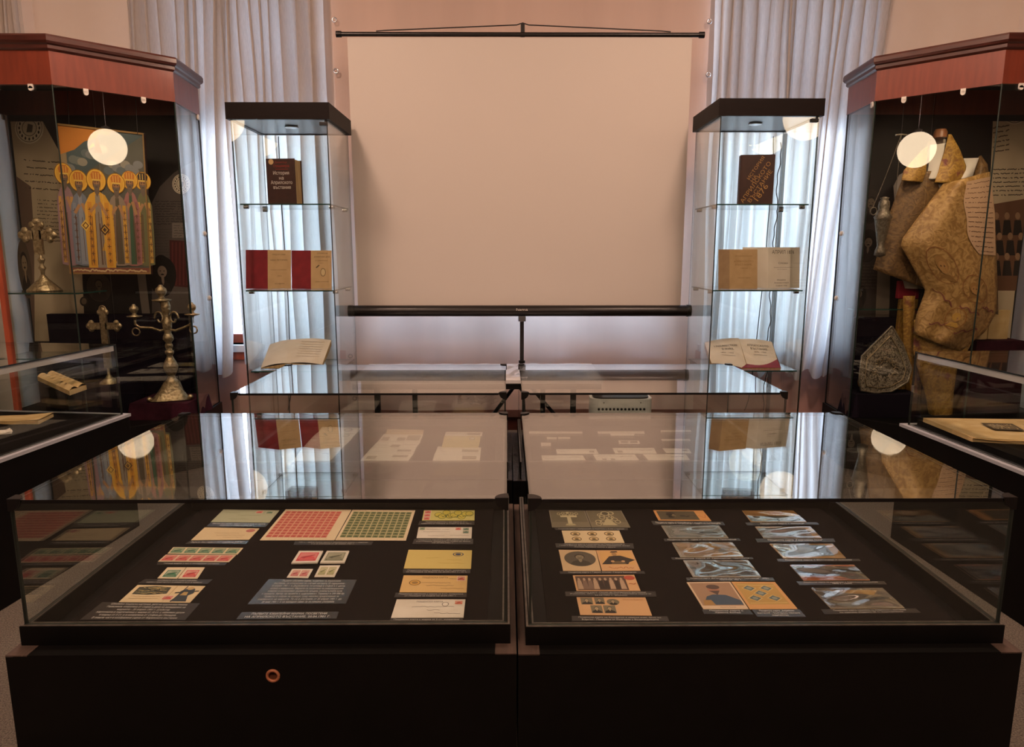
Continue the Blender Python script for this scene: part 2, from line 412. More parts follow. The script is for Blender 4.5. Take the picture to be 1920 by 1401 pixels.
for i, (x0, x1, z0, z1) in enumerate(WINS):
    w = thing('window_%d' % (i+1), None, None, ((x0+x1)/2, YW+.12, z0)); w['kind'] = 'structure'
    y0, y1 = YW+.10, YW+.17
    MB().box(x0, x0+.06, y0, y1, z0, z1).box(x1-.06, x1, y0, y1, z0, z1).box(x0, x1, y0, y1, z0, z0+.06).box(x0, x1, y0, y1, z1-.06, z1).build('window_frame', 'wood_orange', w)
    if i < 2:
        MB().box((x0+x1)/2-.035, (x0+x1)/2+.035, y0-.01, y1, z0+.06, z1-.06).build('mullion', 'wood_orange', w)
        MB().box(x0+.06, x1-.06, y0, y1, 2.1, 2.17).build('transom', 'wood_orange', w)
        MB().box(x0-.05, x1+.05, YW-.05, y0, z0-.045, z0).build('window_sill', 'white_paint', w)
        MB().box(x0-.03, x1+.03, YW-.03, YW-.006, z0-.10, z0-.045).build('sill_board', 'wood_orange', w)
        for a, b in ((x0+.06, (x0+x1)/2-.035), ((x0+x1)/2+.035, x1-.06)):
            for c, d in ((z0+.06, 2.1), (2.17, z1-.06)):
                MB().box(a, b, y0+.03, y0+.036, c, d).build('pane', 'window_glass', w)
    else:
        MB().box(x0+.06, x1-.06, y0+.03, y0+.036, z0+.06, z1-.06).build('pane', 'window_glass', w)
        for mx in (-.62, -.16, .62): MB().box(mx-.035, mx+.035, y0-.01, y1, z0+.06, z1-.06).build('mullion', 'wood_orange', w)
    d = bpy.data.lights.new('window_portal', 'AREA'); d.shape = 'RECTANGLE'; d.size = x1-x0; d.size_y = z1-z0; d.cycles.is_portal = True
    po = bpy.data.objects.new('window_portal', d); COL.objects.link(po); po.location = ((x0+x1)/2, YW+.30, (z0+z1)/2); po.rotation_euler = (-PI/2, 0, 0)

pbr('panel_brown', '221b18', .7, spec=.2, col2='1c1613', nscale=6)  # dark panels added out of view to darken the case glass reflections
for x0, x1, lb in ((XL+.002, XL+.03, 'unseen dark panels added along the left wall for the case glass to reflect'), (XR-.03, XR-.002, 'unseen dark panels added along the right wall for the case glass to reflect')):
    t = thing('added_dark_panel', lb, 'panel', ((x0+x1)/2, -.6, 0))
    for k in range(6):
        MB().box(x0, x1, -4.2+1.2*k, -3.02+1.2*k, .02, 3.18).build('panel', 'panel_brown', t, .004)
# curtains
def curtain(label, x0, x1, y, zt, zb, nf, seed, group, flare=0.0, pl=0.0, pr=0.0):
    r = random.Random(seed); ph = [0]
    ws = [r.uniform(.6, 1.5) for _ in range(nf)]; tot = sum(ws); am = [r.uniform(.5, 1.15) for _ in range(nf)]
    cuts = [0]
    for w in ws: cuts.append(cuts[-1]+w/tot)
    sl = [r.uniform(-1, 1) for _ in range(nf+1)]
    def fn(u, v):
        k = 0
        while k < nf-1 and u > cuts[k+1]: k += 1
        t = (u-cuts[k])/(cuts[k+1]-cuts[k])
        dep = am[k]*(.5-.5*math.cos(2*PI*t))**.65
        sh = (sl[k]*(1-t)+sl[k+1]*t)*.022*v+.006*math.sin(9*v+k*1.7)
        amp = .095*(1-.3*v)
        x = x0+(x1-x0)*u+sh+flare*v*(u-.5)*2+.016*math.sin(2*PI*t+2*v)+v*(pl*(1-u)+pr*u)
        z = zt+(zb-zt)*v-(.03*math.sin(u*19+seed)+.012*math.sin(u*47))*(v**6)
        return (x, y-amp*dep+.02*math.sin(u*7+seed)+.008*math.sin(14*v+k), z)
    o = MB().grid(fn, nf*12, 22).build('curtain', 'curtain_linen')
    return tag(o, label, 'curtain', group)
curtain('beige linen curtain panel hanging at the outer half of the left window', -2.31, -1.70, 4.60, 3.05, .44, 9, 3, None, pr=-.13)
curtain('linen curtain panel behind the left glass tower, beside the white banner', -1.765, -1.13, 4.63, 3.05, .47, 9, 4, None, pl=.02)
curtain('linen curtain panel behind the right glass tower, beside the white banner', 1.27, 1.755, 4.61, 3.05, .44, 7, 5, None, pr=.01)
curtain('beige linen curtain panel at the outer half of the right window, beside the case', 1.715, 2.40, 4.63, 3.05, .42, 9, 6, None, pr=-.20)
curtain('short strip of curtain in the far left corner above the tall case', -2.97, -2.86, 4.45, 3.05, .4, 3, 8, None)
curtain('short linen curtain inside the window recess behind the white banner', -.98, 1.12, 4.838, 1.68, .60, 13, 12, None)
# scalloped valance blinds behind the curtains
for (x0, x1), lb in (((-2.2, -1.24), 'translucent blind with scalloped hem behind the left window curtains'), ((1.4, 2.34), 'translucent blind with scalloped hem behind the right window curtains')):
    def fb(u, v, x0=x0, x1=x1): return (x0+(x1-x0)*u, 4.70+.004*math.sin(30*u), 2.94+(2.02-.05*abs(math.sin(u*PI*9))-2.94)*v)
    tag(MB().grid(fb, 72, 2).build('blind', 'blind_cloth'), lb, 'blind')

# ================================================================== BANNER, TABLE, SCREEN
bn = thing('vinyl_banner', 'large plain white vinyl banner hanging on the wall behind the projection screen', 'banner', (.09, 4.64, 0))
def fban(u, v):
    x = -1.085+2.36*u; z = 2.98+(.16-2.98)*v
    return (x, 4.66+.012*math.sin(7*u+3*v)+.006*math.sin(21*u)+.008*math.sin(9*v), z)
cloth_trans('banner_cloth', 'f5e2d8', .42, 3)
MB().grid(fban, 60, 24).build('sheet', 'banner_cloth', bn)
for px, py in ((627, 37), (630, 133), (657, 668), (665, 747), (1330, 40), (1328, 140)):
    p = ony(px, py, 4.63)
    MB().tube([p+Vector((.013*math.cos(a*PI/8), 0, .013*math.sin(a*PI/8))) for a in range(17)], .004, 6, cap=False).build('grommet', 'chrome', bn)

tbl = thing('white_table', 'low white table with dark legs standing in front of the banner', 'table', (-.16, 3.96, 0))
MB().box(-.84, .52, 3.68, 4.22, .525, .55).build('tabletop', 'white_paint', tbl, .004)
MB().box(-.83, .51, 3.69, 4.21, .495, .525).build('apron', 'black_plastic', tbl)
for x in (-.70, .36):
    for y in (3.71, 4.18):
        xx = x+(.14 if x < 0 else -.14)*(y > 4)
        MB().box(xx-.015, xx+.015, y-.012, y+.012, 0, .495).build('leg', 'black_plastic', tbl)
def ffilm(u, v):
    return (-.78+1.22*u, 3.72+.46*v, .553+.018*abs(math.sin(13*u+5*v))*math.sin(PI*v)+.01*R.random())
tag(MB().grid(ffilm, 40, 10, smooth=False).build('plastic_film', 'film_clear'), 'crumpled clear plastic film lying on the white table', 'film')

sc = thing('projection_screen', 'white projection screen on a tripod with black top bar and case', 'screen', (.095, 4.35, 0))
TL, TR, BR, BL = ony(651, 70, 4.32), ony(1298, 70, 4.32), ony(1276, 574, 4.32), ony(671, 574, 4.32)
MB().slab([TL, TR, BR, BL], .002).build('fabric', 'screen_white', sc)
bz = 2.463
MB().tube([(-.975, 4.32, bz), (1.14, 4.32, bz)], .013, 12).build('top_bar', 'screen_black', sc)
for x in (-.968, 1.133): MB().tube([(x-.015, 4.32, bz), (x+.015, 4.32, bz)], .018, 12).build('end_cap', 'black_plastic', sc)
MB().tube([(-.75, 4.31, bz+.014), (-.70, 4.31, bz+.018), (.06, 4.33, bz+.055), (.095, 4.33, bz+.066), (.13, 4.33, bz+.055), (.90, 4.31, bz+.018), (.95, 4.31, bz+.014)], .0035, 6).build('hanging_wire', 'wire_dark', sc)
MB().box(.083, .107, 4.325, 4.345, bz, bz+.062).build('top_hook', 'screen_black', sc, .002)
tz = .865
MB().tube([(-.965, 4.32, tz), (1.128, 4.32, tz)], .034, 20).build('screen_case', 'screen_black', sc)
for x in (-.962, 1.126): MB().tube([(x-.012, 4.32, tz), (x+.012, 4.32, tz)], .037, 20).build('case_cap', 'black_plastic', sc)
lx = ony(979, 580, 4.283).x
def flat_text(t, cx, y, z0, z1, w, mat_col, parent, name='lettering'):
    P = Paint([(cx-w/2, y, z1), (cx+w/2, y, z1), (cx+w/2, y, z0), (cx-w/2, y, z0)], 4e-4); P.text(t, 0, 0, 1, 1, mat_col); return P.done(name, parent)
flat_text('hama', lx, 4.2865, .868, .884, .07, 'd8d2cc', sc)
MB().box(.083, .107, 4.335, 4.355, .42, 2.5).build('pole', 'screen_black', sc)
MB().box(.072, .118, 4.30, 4.36, .80, .833).build('bracket', 'grey_metal', sc, .003)
MB().tube([(.095, 4.345, .12), (.095, 4.345, .55)], .02, 12).build('lower_tube', 'black_plastic', sc)
MB().tube([(.095, 4.345, .40), (.095, 4.345, .47)], .03, 12).build('collar', 'black_plastic', sc)
for ax, ay in ((-.36, -.30), (.40, -.26), (.03, .33)):
    g = MB().tube([(.095, 4.345, .45), (.095+ax, 4.345+ay*.9, .012)], .012, 8).build('leg', 'black_plastic', sc)

pu = thing('air_purifier', 'white air purifier with rounded corners and dark vent on top', 'purifier', (.595, 3.60, 0))
def rrect(x0, x1, y0, y1, r, n=6):
    out = []
    for cx, cyy, a0 in ((x1-r, y0+r, -90), (x1-r, y1-r, 0), (x0+r, y1-r, 90), (x0+r, y0+r, 180)):
        for i in range(n+1):
            a = math.radians(a0+90*i/n); out.append((cx+r*math.cos(a), cyy+r*math.sin(a)))
    return out
MB().prism(rrect(.435, .755, 3.515, 3.665, .05), .01, .475).build('housing', 'white_plastic', pu, .012)
MB().prism(rrect(.45, .74, 3.53, 3.65, .045), .4755, .482).build('top_vent', 'black_plastic', pu)
for k in range(13):
    x = .475+.0195*k
    MB().tube([(x, 3.5125, .424), (x, 3.5165, .424)], .0065, 10).build('vent_hole', 'black_plastic', pu)
for x in (.50, .69): MB().tube([(x, 3.5125, .458), (x, 3.517, .458)], .003, 8).build('screw', 'black_plastic', pu)

# ================================================================== CENTRE VITRINES
def quarter(r, n=7): return [(0, 0)]+[(r*math.cos(PI/2*i/n), r*math.sin(PI/2*i/n)) for i in range(n+1)]
def vitrine(label, x0, x1, y0, y1, zl, zg, zp, zb, ped, hole=None, rimtop='mdf_edge', edge='dark_edge'):
    t = thing('table_vitrine', label, 'vitrine', ((x0+x1)/2, (y0+y1)/2, 0), 0, 'table vitrines in the middle of the room')
    px0, px1, py0, py1 = ped; w = .022
    # pedestal boards
    b = MB()
    if hole:
        hx, hz, hr = hole; n = 24
        f = lambda a: (hx+hr*math.cos(a), hz+hr*math.sin(a))
        outer = [(px0, 0), (px1, 0), (px1, zp), (px0, zp)]
        for y, flip in ((py0, False), (py0+w, True)):
            ring = [f(2*PI*i/n) for i in range(n)]
            def ext(i):
                a = 2*PI*i/n; c, s_ = math.cos(a), math.sin(a)
                k = min(((px1-hx)/c if c > 1e-9 else (px0-hx)/c if c < -1e-9 else 1e9), ((zp-hz)/s_ if s_ > 1e-9 else (0-hz)/s_ if s_ < -1e-9 else 1e9))
                return (hx+k*c, hz+k*s_)
            for i in range(n):
                p, q, r_, s_ = ring[i], ring[(i+1) % n], ext((i+1) % n), ext(i)
                vs = [(p[0], y, p[1]), (q[0], y, q[1]), (r_[0], y, r_[1]), (s_[0], y, s_[1])]
                b.add(vs if flip else vs[::-1], [(0, 1, 2, 3)])
            for (cx, cz) in outer:   # corner fills
                angs = sorted(range(n), key=lambda i: math.hypot(ext(i)[0]-cx, ext(i)[1]-cz))
                ii = [i for i in range(n) if (ext(i)[0]-ext((i+1) % n)[0]) and (ext(i)[1]-ext((i+1) % n)[1]) and min(abs(ext(i)[0]-cx), abs(ext((i+1) % n)[0]-cx)) < 1e-6 and min(abs(ext(i)[1]-cz), abs(ext((i+1) % n)[1]-cz)) < 1e-6]
                for i in ii:
                    p, q = ext(i), ext((i+1) % n); b.add([(p[0], y, p[1]), (q[0], y, q[1]), (cx, y, cz)], [(0, 1, 2)])
    else: b.box(px0, px1, py0, py0+w, 0, zp)
    b.box(px0, px1, py1-w, py1, 0, zp).box(px0, px0+w, py0+w, py1-w, 0, zp).box(px1-w, px1, py0+w, py1-w, 0, zp)
    b.build('pedestal', 'black_laminate', t)
    if hole:
        MB().tube([(hx+hr*math.cos(2*PI*i/20), py0-.001, hz+hr*math.sin(2*PI*i/20)) for i in range(21)], .0035, 8, cap=False).build('cable_grommet', 'grommet_wood', t)
        MB().tube([(hx, py0+.001, hz), (hx, py0+.05, hz)], hr, 20, cap=False).build('hole_lining', 'grommet_wood', t)
    rim = MB(); z = zp+.0005
    o = .05
    MB().box(px0+o, px1-o, py0, py0+o, z, z+.003).build('pedestal_ledge', 'black_laminate', t)
    MB().box(px0+o, px1-o, py1-o, py1, z, z+.003).build('pedestal_ledge', rimtop, t)
    MB().box(px0, px0+o, py0, py1, z, z+.003).build('pedestal_ledge', rimtop, t)
    MB().box(px1-o, px1, py0, py1, z, z+.003).build('pedestal_ledge', rimtop, t)
    # base frame with glazing channel
    fr = MB(); g = .008; i_ = .014
    for a0, a1, c0, c1 in ((x0-g, x1+g, y0-g, y0+i_), (x0-g, x1+g, y1-i_, y1+g), (x0-g, x0+i_, y0+i_, y1-i_), (x1-i_, x1+g, y0+i_, y1-i_)):
        fr.box(a0, a1, c0, c1, min(zb, zp+.003), zg)
    fr.build('base_frame', 'black_laminate', t)
    ch = MB()
    for d, w_ in ((-.0065, .005), (.0075, .004)):
        a0, a1, c0, c1 = x0+d, x1-d, y0+d, y1-d
        ch.box(a0, a1, c0, c0+w_, zg, zg+.0015).box(a0, a1, c1-w_, c1, zg, zg+.0015).box(a0, a0+w_, c0+w_, c1-w_, zg, zg+.0015).box(a1-w_, a1, c0+w_, c1-w_, zg, zg+.0015)
    ch.build('glazing_channel', 'rim_strip', t)
    MB().box(x0+i_, x1-i_, y0+i_, y1-i_, zb-.020, zb-.006).build('tray_floor', 'black_laminate', t)
    MB().box(x0+i_+.035, x1-i_-.035, y0+i_+.004, y1-i_-.004, zb-.006, zb).build('display_board', 'board_felt', t)
    th = .006; za, zz = zg+.001, zl-th
    MB().pane(x0, x1, y0, y0+th, za, zz, 'y').build('glass_pane', ['pane_glass', 'grey_edge'], t)
    MB().pane(x0, x1, y1-th, y1, za, zz, 'y').build('glass_pane', ['pane_glass', 'grey_edge'], t)
    MB().pane(x0, x0+th, y0+th, y1-th, za, zz, 'x').build('glass_pane', ['pane_glass', 'grey_edge'], t)
    MB().pane(x1-th, x1, y0+th, y1-th, za, zz, 'x').build('glass_pane', ['pane_glass', 'grey_edge'], t)
    MB().pane(x0, x1, y0, y1, zl-th, zl, 'z').build('glass_lid', ['lid_glass', edge], t)
    MB().box(x0+.03, x1-.03, y0-.0015, y0, zl-.008, zl+.0005).build('edge_strip', 'black_plastic', t)
    for cx, sx_ in ((x0, 1), (x1, -1)):
        for cyy, sy_ in ((y0, 1), (y1, -1)):
            q = quarter(.03); c = MB()
            def pl(fn, nrm):
                n = len(q); A = [Vector(fn(*p)) for p in q]; B = [p+Vector(nrm)*.003 for p in A]
                c.add(A+B, [tuple(range(n)), tuple(range(n, 2*n))[::-1]]+[(i, (i+1) % n, n+(i+1) % n, n+i) for i in range(n)])
            pl(lambda a, b_: (cx+sx_*(a-.002), cyy+sy_*(b_-.002), zl+.0005), (0, 0, 1))
            pl(lambda a, b_: (cx+sx_*(a-.002), cyy-sy_*.0005, zl+.003-b_), (0, -sy_, 0))
            pl(lambda a, b_: (cx-sx_*.0005, cyy+sy_*(a-.002), zl+.003-b_), (-sx_, 0, 0))
            c.build('corner_bracket', 'black_plastic', t)
    return t
ZB, ZB2 = .312, .345
vitrine('front left table vitrine on a black pedestal with a round cable hole', -1.145, .0, 1.54, 2.415, .6625, .352, .30, ZB, (-1.162, .022, 1.49, 2.47), (ony(512, 1267, 1.49).x, ony(512, 1267, 1.49).z, .0135))
vitrine('front right table vitrine on a plain black pedestal, full of postcards', .052, 1.178, 1.535, 2.41, .6625, .348, .298, ZB, (.026, 1.206, 1.49, 2.47))
vitrine('back left table vitrine holding three columns of overlapping envelopes', -1.11, -.004, 2.765, 3.49, .6625, .375, .30, ZB2, (-1.13, .022, 2.74, 3.51), rimtop='black_crinkle')
vitrine('back right table vitrine with scattered small papers, before the purifier', .062, 1.135, 2.765, 3.495, .6625, .375, .298, ZB2, (.026, 1.155, 2.74, 3.51), rimtop='black_crinkle')
tag(MB().grid(lambda u, v: (-.20+.19*u, 2.772+.01*math.sin(9*u)+.01*R.random(), .655-.045*v+.012*R.random()), 14, 6, smooth=False).build('plastic_scrap', 'film_clear'), 'crumpled clear plastic scrap stuck inside the back left vitrine corner', 'film')

# ------------------------------------------------------------------ cards
INK = '3a332c'; WHT = 'd9d5cf'
def card(name, label, cat, pts, z, mat, paint=None, t=.0012, group=None, ink='ink', side=None, lift=0):
    q = [onz(x, y, z+t) for x, y in pts]
    o = tag(MB().slab(q, t, 0, 1 if side else 0, Vector((0, 0, 1))).build(name, [mat, side] if side else mat), label, cat, group)
    if paint:
        P = Paint(q); P.n = Vector((0, 0, 1)); paint(P, o, q)
        if P.f: P.done('print', o, ink)
    return o
def mix(a, b, t): a, b = lin(a), lin(b); return tuple(x+(y-x)*t for x, y in zip(a, b))
def stampart(P, u0, v0, u1, v1, rim, body, dark, light=None):
    w, h = u1-u0, v1-v0; L = mix(body, light or rim, .45); f = lambda x, y: (u0+w*x, v0+h*y)
    P.rect(u0, v0, u1, v1, rim); P.rect(u0+w*.07, v0+h*.08, u1-w*.07, v1-h*.08, body); P.rect(u0+w*.12, v0+h*.14, u1-w*.12, v0+h*.70, L)
    P.poly([f(.16, .68), f(.84, .68), f(.8, .52), f(.62, .44), f(.4, .48), f(.2, .56)], body); P.poly([f(.22, .60), f(.42, .60), f(.80, .36), f(.77, .30), f(.34, .46), f(.22, .52)], dark)
    P.ell(*f(.36, .60), w*.07, h*.08, dark, 12); P.ell(*f(.5, .25), w*.16, h*.05, mix(body, rim, .2), 12)
    P.rect(u0+w*.12, v0+h*.74, u1-w*.12, v0+h*.86, mix(body, dark, .6)); P.rect(u0+w*.2, v0+h*.78, u1-w*.2, v0+h*.82, L)
def stamp(o, q, u0, v0, u1, v1, body, dark, rim='e2d8c4', name='stamp'):
    P = Paint(sub(q, u0, v0, u1, v1), 5e-4); P.n = Vector((0, 0, 1)); stampart(P, 0, 0, 1, 1, rim, body, dark); return P.done(name, o)
def caption(label, pts, z, lines, mat='caption_card', sc_=1.0, margin=.05, col=WHT, short=None):
    def paint(P, o, q):
        n = len(lines); h = 1/(n+.35)
        for i, s in enumerate(lines):
            k = len(s)/max(len(x) for x in lines); w = (1-2*margin)*max(.25, k)
            P.text(s, .5-w/2, (i+.30)*h, .5+w/2, (i+.92)*h, col)
    def pp(P, o, q):
        paint(P, o, q); P.done('lettering', o); P.f = []
    return card('caption', label, 'caption', pts, z, mat, pp, t=.0008)
RED, DRED, GRN, DGRN = 'd2504e', 'a83238', '3f7a5a', '2a5a42'
def env(scr, stamps=(), extra=None):
    def f(P, o, q):
        for u0, v, u1, c in scr: P.scrib(u0, v, u1, c, .022, .014)
        for a in stamps: stamp(o, q, *a)
        if extra: extra(P)
    return f
pbr('envelope_green', 'b3b89c', .8); pbr('envelope_cream', 'dfcaa2', .8); pbr('envelope_yellow', 'd6c174', .8); pbr('envelope_orange', 'dab678', .8)
pbr('card_sepia', 'd6aa7a', .7); pbr('card_grey', '7f7868', .6); pbr('card_tan', 'd3b68e', .75); pbr('card_olive', 'cdc677', .8); pbr('stamp_paper', 'e4d2b0', .8)

# --- left column
card('envelope', 'pale green envelope with two small stamps, top of the left column', 'envelope', [(419, 955.5), (524, 957), (505, 980), (395, 979)], ZB, 'envelope_green',
     env([(.1, .25, .35, '6d7458'), (.35, .45, .75, '7c8266'), (.25, .75, .6, '868b6f')], [(.62, .08, .74, .28, RED, DRED), (.80, .1, .93, .3, GRN, DGRN)]))
caption('narrow caption strip under the pale green envelope', [(395, 980), (505, 981), (498, 988), (387, 987)], ZB, ['Препоръчано писмо с марки от 5 ст. и 15 ст. от серията', 'изпратено от София на 25.04.1901 г.'], 'caption_glossy')
card('envelope', 'cream envelope with a pink postmark and brown handwriting', 'envelope', [(384, 989), (486.6, 991), (467, 1012), (358, 1013)], ZB, 'envelope_cream',
     env([(.28, .45, .72, '8a6b48'), (.35, .62, .85, '8a6b48'), (.5, .8, .85, '8a6b48')], (), lambda P: P.ell(.88, .22, .08, .14, 'c07a72')))
caption('narrow caption strip under the cream envelope', [(357, 1014), (467, 1014), (461, 1020), (347, 1019.5)], ZB, ['Пощенски плик с марка от 15 ст. изпратен на 20.04.1901 г.'], 'caption_glossy')
def strip(label, pts, body, dark, rim):
    def f(P, o, q):
        for k in range(5): stamp(o, q, .012+k*.196, .06, .012+k*.196+.188, .94, body, dark, rim)
    return card('stamp_strip', label, 'stamps', pts, ZB, 'stamp_paper', f)
strip('strip of five green stamps above the red strip', [(325, 1026), (456, 1027.5), (445, 1040), (314, 1038.3)], '5d8a6e', '33604a', 'd4c9a4')
strip('strip of five red stamps below the green strip', [(311, 1040.2), (442.5, 1041), (429, 1054), (296, 1053)], 'cc5a58', 'a9363c', 'dcb9a4')
caption('caption strip under the two strips of five stamps', [(295, 1054.5), (426, 1055), (421, 1060), (294, 1059)], ZB, ['Петици марки с пет и петнадесет стотинки'], margin=.1)
card('stamp_block', 'single green stamp on cream paper, beside a red one', 'stamp', [(314, 1064), (348.8, 1064), (332, 1085), (295, 1084.5)], ZB, 'stamp_paper', lambda P, o, q: stamp(o, q, .12, .2, .93, .95, GRN, DGRN))
card('stamp_block', 'single red stamp on cream paper, beside a green one', 'stamp', [(350, 1064), (384, 1064), (370, 1085), (333.5, 1085)], ZB, 'stamp_paper', lambda P, o, q: stamp(o, q, .1, .2, .9, .95, RED, DRED))
caption('dark caption under the green and red single stamps', [(272, 1086), (399, 1086.5), (389, 1095), (258, 1094)], ZB, ['Непотвърдена проба на двете юбилейни', 'марки с печат на 5 ст. в зелено и 15 ст. в червено'], margin=.1)
def big(P, o, q):
    P.poly([(.06, .55), (.06, .12), (.3, .06), (.53, .12), (.55, .5), (.3, .58)], '4a4a3c')
    for k in range(26): P.scrib(R.uniform(.08, .35), R.uniform(.14, .5), R.uniform(.38, .52), R.choice(['22241f', 'b09c66', '6a6a58']), .05, .03, 6)
    for v in (.68, .8): P.scrib(.08, v, .5, 'a5804a', .02, .012)
    P.rect(.60, .03, .605, .97, 'a5804a')
    P.poly([(.70, .95), (.74, .62), (.72, .35), (.80, .15), (.9, .2), (.93, .45), (.88, .6), (.93, .95)], '39434c')
    P.ell(.83, .18, .05, .09, 'c7a877'); P.poly([(.66, .42), (.98, .30), (.98, .35), (.66, .48)], '2c343b'); P.poly([(.76, .6), (.86, .6), (.84, .4), (.78, .4)], 'b99b63')
    P.line([(.72, .98), (.76, .05)], .03, '2c343b'); stamp(o, q, .55, .62, .70, .86, RED, DRED)
card('postcard', 'tan postcard with a battle engraving, a figure and a red stamp', 'postcard', [(258, 1097), (385, 1099), (356, 1130), (222.5, 1129)], ZB, 'envelope_cream', big)
caption('large dark caption card in the near left corner of the left vitrine', [(192, 1129), (375, 1131.5), (347, 1163), (150, 1162)], ZB, ['Юбилейна пощенска картичка, дело на художника Никола', 'Герасимов, изпратена от София в деня на валидиране на', 'марките - 20 април 1901 г. (събота)', 'Картичката е подпечатана с марка от 15 ст. с юбилеен датум', 'и марка от 5 ст. и е изпратена от София до Пловдив', 'В лявата част е изобразена сцена от Априлското въстание'], margin=.07)
# --- stamp sheets
def sheet(label, pts, body, dark, rim, mL, mR):
    q = [onz(x, y, ZB+.001) for x, y in pts]; up = Vector((0, 0, 1))
    o = tag(MB().slab(q, .001, 0, None, up).build('stamp_sheet', 'stamp_paper'), label, 'stamps')
    O = q[0]; e1 = q[1]-q[0]; e2 = ((q[3]-q[0])+(q[2]-q[1]))*.5
    w = (1-mL-mR)/10; h = .86/10
    P = Paint([Vector((0, 0, 0)), e1*w*.94, e1*w*.94+e2*h*.93, e2*h*.93], 1e-4); P.n = up
    P.rect(0, 0, 1, 1, rim); P.rect(.06, .06, .94, .94, body); P.rect(.14, .14, .86, .64, mix(body, rim, .35)); P.poly([(.16, .62), (.84, .62), (.7, .38), (.4, .34), (.22, .48)], dark); P.rect(.12, .70, .88, .86, mix(body, dark, .7))
    me = P.mesh('stamp', ['ink'])
    for j in range(10):
        for i in range(10):
            s = link('stamp', me, o, O+e1*(mL+w*i)+e2*(.07+h*j)-Vector(o.location)+Vector((0, 0, .0003)))
    P = Paint(q); P.n = up
    for i in range(11): P.rect(mL+w*i-.001, 0, mL+w*i+.001, .06, 'b08a60'); P.rect(mL+w*i-.001, .94, mL+w*i+.001, 1, 'b08a60')
    P.done('perforation', o)
sheet('sheet of one hundred red stamps with a wide cream margin', [(536, 955), (659, 956), (627, 1013), (487, 1013)], 'cf6a5c', 'b04a48', 'dca48a', .035, .12)
sheet('sheet of one hundred green stamps beside the red sheet', [(661, 956), (778.6, 957), (761, 1013.5), (628.5, 1013)], '6f7f56', '38482f', 'b9b083', .035, .035)
caption('caption strip under the red and green stamp sheets', [(553, 1015), (700, 1015.5), (696, 1022), (550, 1022)], ZB, ['1901 г. - двата пълни листа с юбилейните марки с номинал', '5 и 15 стотинки от 20 април 1901 г.'], margin=.06)
card('large_stamp', 'enlarged red stamp in the middle of the left vitrine', 'stamp', [(561, 1033), (606, 1033), (595, 1055), (546, 1056)], ZB+.004, 'paper_white', lambda P, o, q: stampart(P, .05, .08, .95, .92, 'e8dcd2', 'd8565c', 'b13a44', 'e0b0a8'), t=.004)
card('large_stamp', 'enlarged grey-green stamp beside the enlarged red stamp', 'stamp', [(613, 1033), (655, 1033), (646, 1055), (600, 1055)], ZB+.004, 'paper_white', lambda P, o, q: stampart(P, .05, .08, .95, .92, 'd8d4c4', '8a8a74', '5e5f4e', 'c0bca4'), t=.004)
card('mounted_stamps', 'small pale red stamps in a clear mount', 'stamp', [(548, 1067), (587, 1067), (577.6, 1084), (537.5, 1083)], ZB, 'paper_white', lambda P, o, q: [stamp(o, q, .08+.43*k, .12, .49+.43*k, .9, 'c46a6c', '9c4a50') for k in (0, 1)])
card('mounted_stamps', 'small pale green stamps in a clear mount', 'stamp', [(600, 1060.6), (638, 1060), (627, 1082), (589, 1082)], ZB, 'paper_white', lambda P, o, q: [stamp(o, q, .08+.43*k, .12, .49+.43*k, .9, 'a9a878', '7f8058') for k in (0, 1)])
caption('large grey explanatory text card in the middle of the left vitrine', [(504, 1086), (669, 1087), (648.6, 1132), (464, 1133)], ZB+.001, ['Първите юбилейни марки, посветени на Априлското', 'въстание, са отпечатани по случай неговата 25-годишнина -', '20 април 1901 г. в Държавната печатница в София в 2 цвята:', 'зелено и карминено. Марките са посветени на революционния', 'комитет и изобразяват дървеното оръдие, осмоъгълната кула', 'и знамето. Автор на проекта е художникът. Тиражът е 200 000 бр.', 'Проектът е избран на конкурс сред няколко предложения за', 'издаването на марките. Те са в употреба от 20 април 1901 г. до', '20 май 1901 г. и са валидни само за вътрешна употреба'], 'caption_glossy', margin=.06)
caption('title plate lettered in capitals at the front of the left vitrine', [(453.5, 1148), (635.6, 1147), (631, 1160), (443, 1161)], ZB+.001, ['ПЪРВИТЕ ЮБИЛЕЙНИ МАРКИ, ПОСВЕТЕНИ', 'НА АПРИЛСКОТО ВЪСТАНИЕ, 20.04.1901 Г.'], 'caption_glossy', margin=.07)
# --- right column
def oli(P, o, q):
    for k in range(9): P.ell(.3+.075*k, .45+.22*math.sin(k*2.3), .08, .25, '6e7634', 14); P.ell(.3+.075*k, .45+.22*math.sin(k*2.3), .068, .21, 'c9bd55', 14)
    P.scrib(.25, .6, .95, '4a5228', .18, .02, 24)
    for k in range(3): stamp(o, q, .02, .03+.32*k, .15, .33+.32*k, RED, DRED)
card('postcard', 'yellow-green postcard with looping script and three red stamps', 'postcard', [(795, 957), (890, 957), (889.6, 976), (791, 976)], ZB, 'card_olive', oli)
caption('caption strip under the yellow-green postcard', [(786.7, 977), (889.6, 977), (889.6, 984.5), (784, 984)], ZB, ['Пощенска картичка с три марки от 15 ст.', 'изпратена от Пловдив за София на 20.04.1901 г.'])
card('postcard', 'white postcard with green and red stamps and black handwriting', 'postcard', [(785, 988.6), (885, 988.6), (884, 1009.7), (781, 1009)], ZB, 'paper_white',
     env([(.15, .2, .42, INK), (.45, .2, .58, INK), (.1, .45, .6, INK), (.2, .8, .5, INK), (.6, .75, .95, INK)], [(.02, .02, .13, .28, '7d9a78', '4d6f50'), (.69, .04, .8, .28, RED, DRED), (.83, .06, .95, .3, '4d7a68', '2d5a4a'), (.83, .33, .95, .58, '4d7a68', '2d5a4a')]))
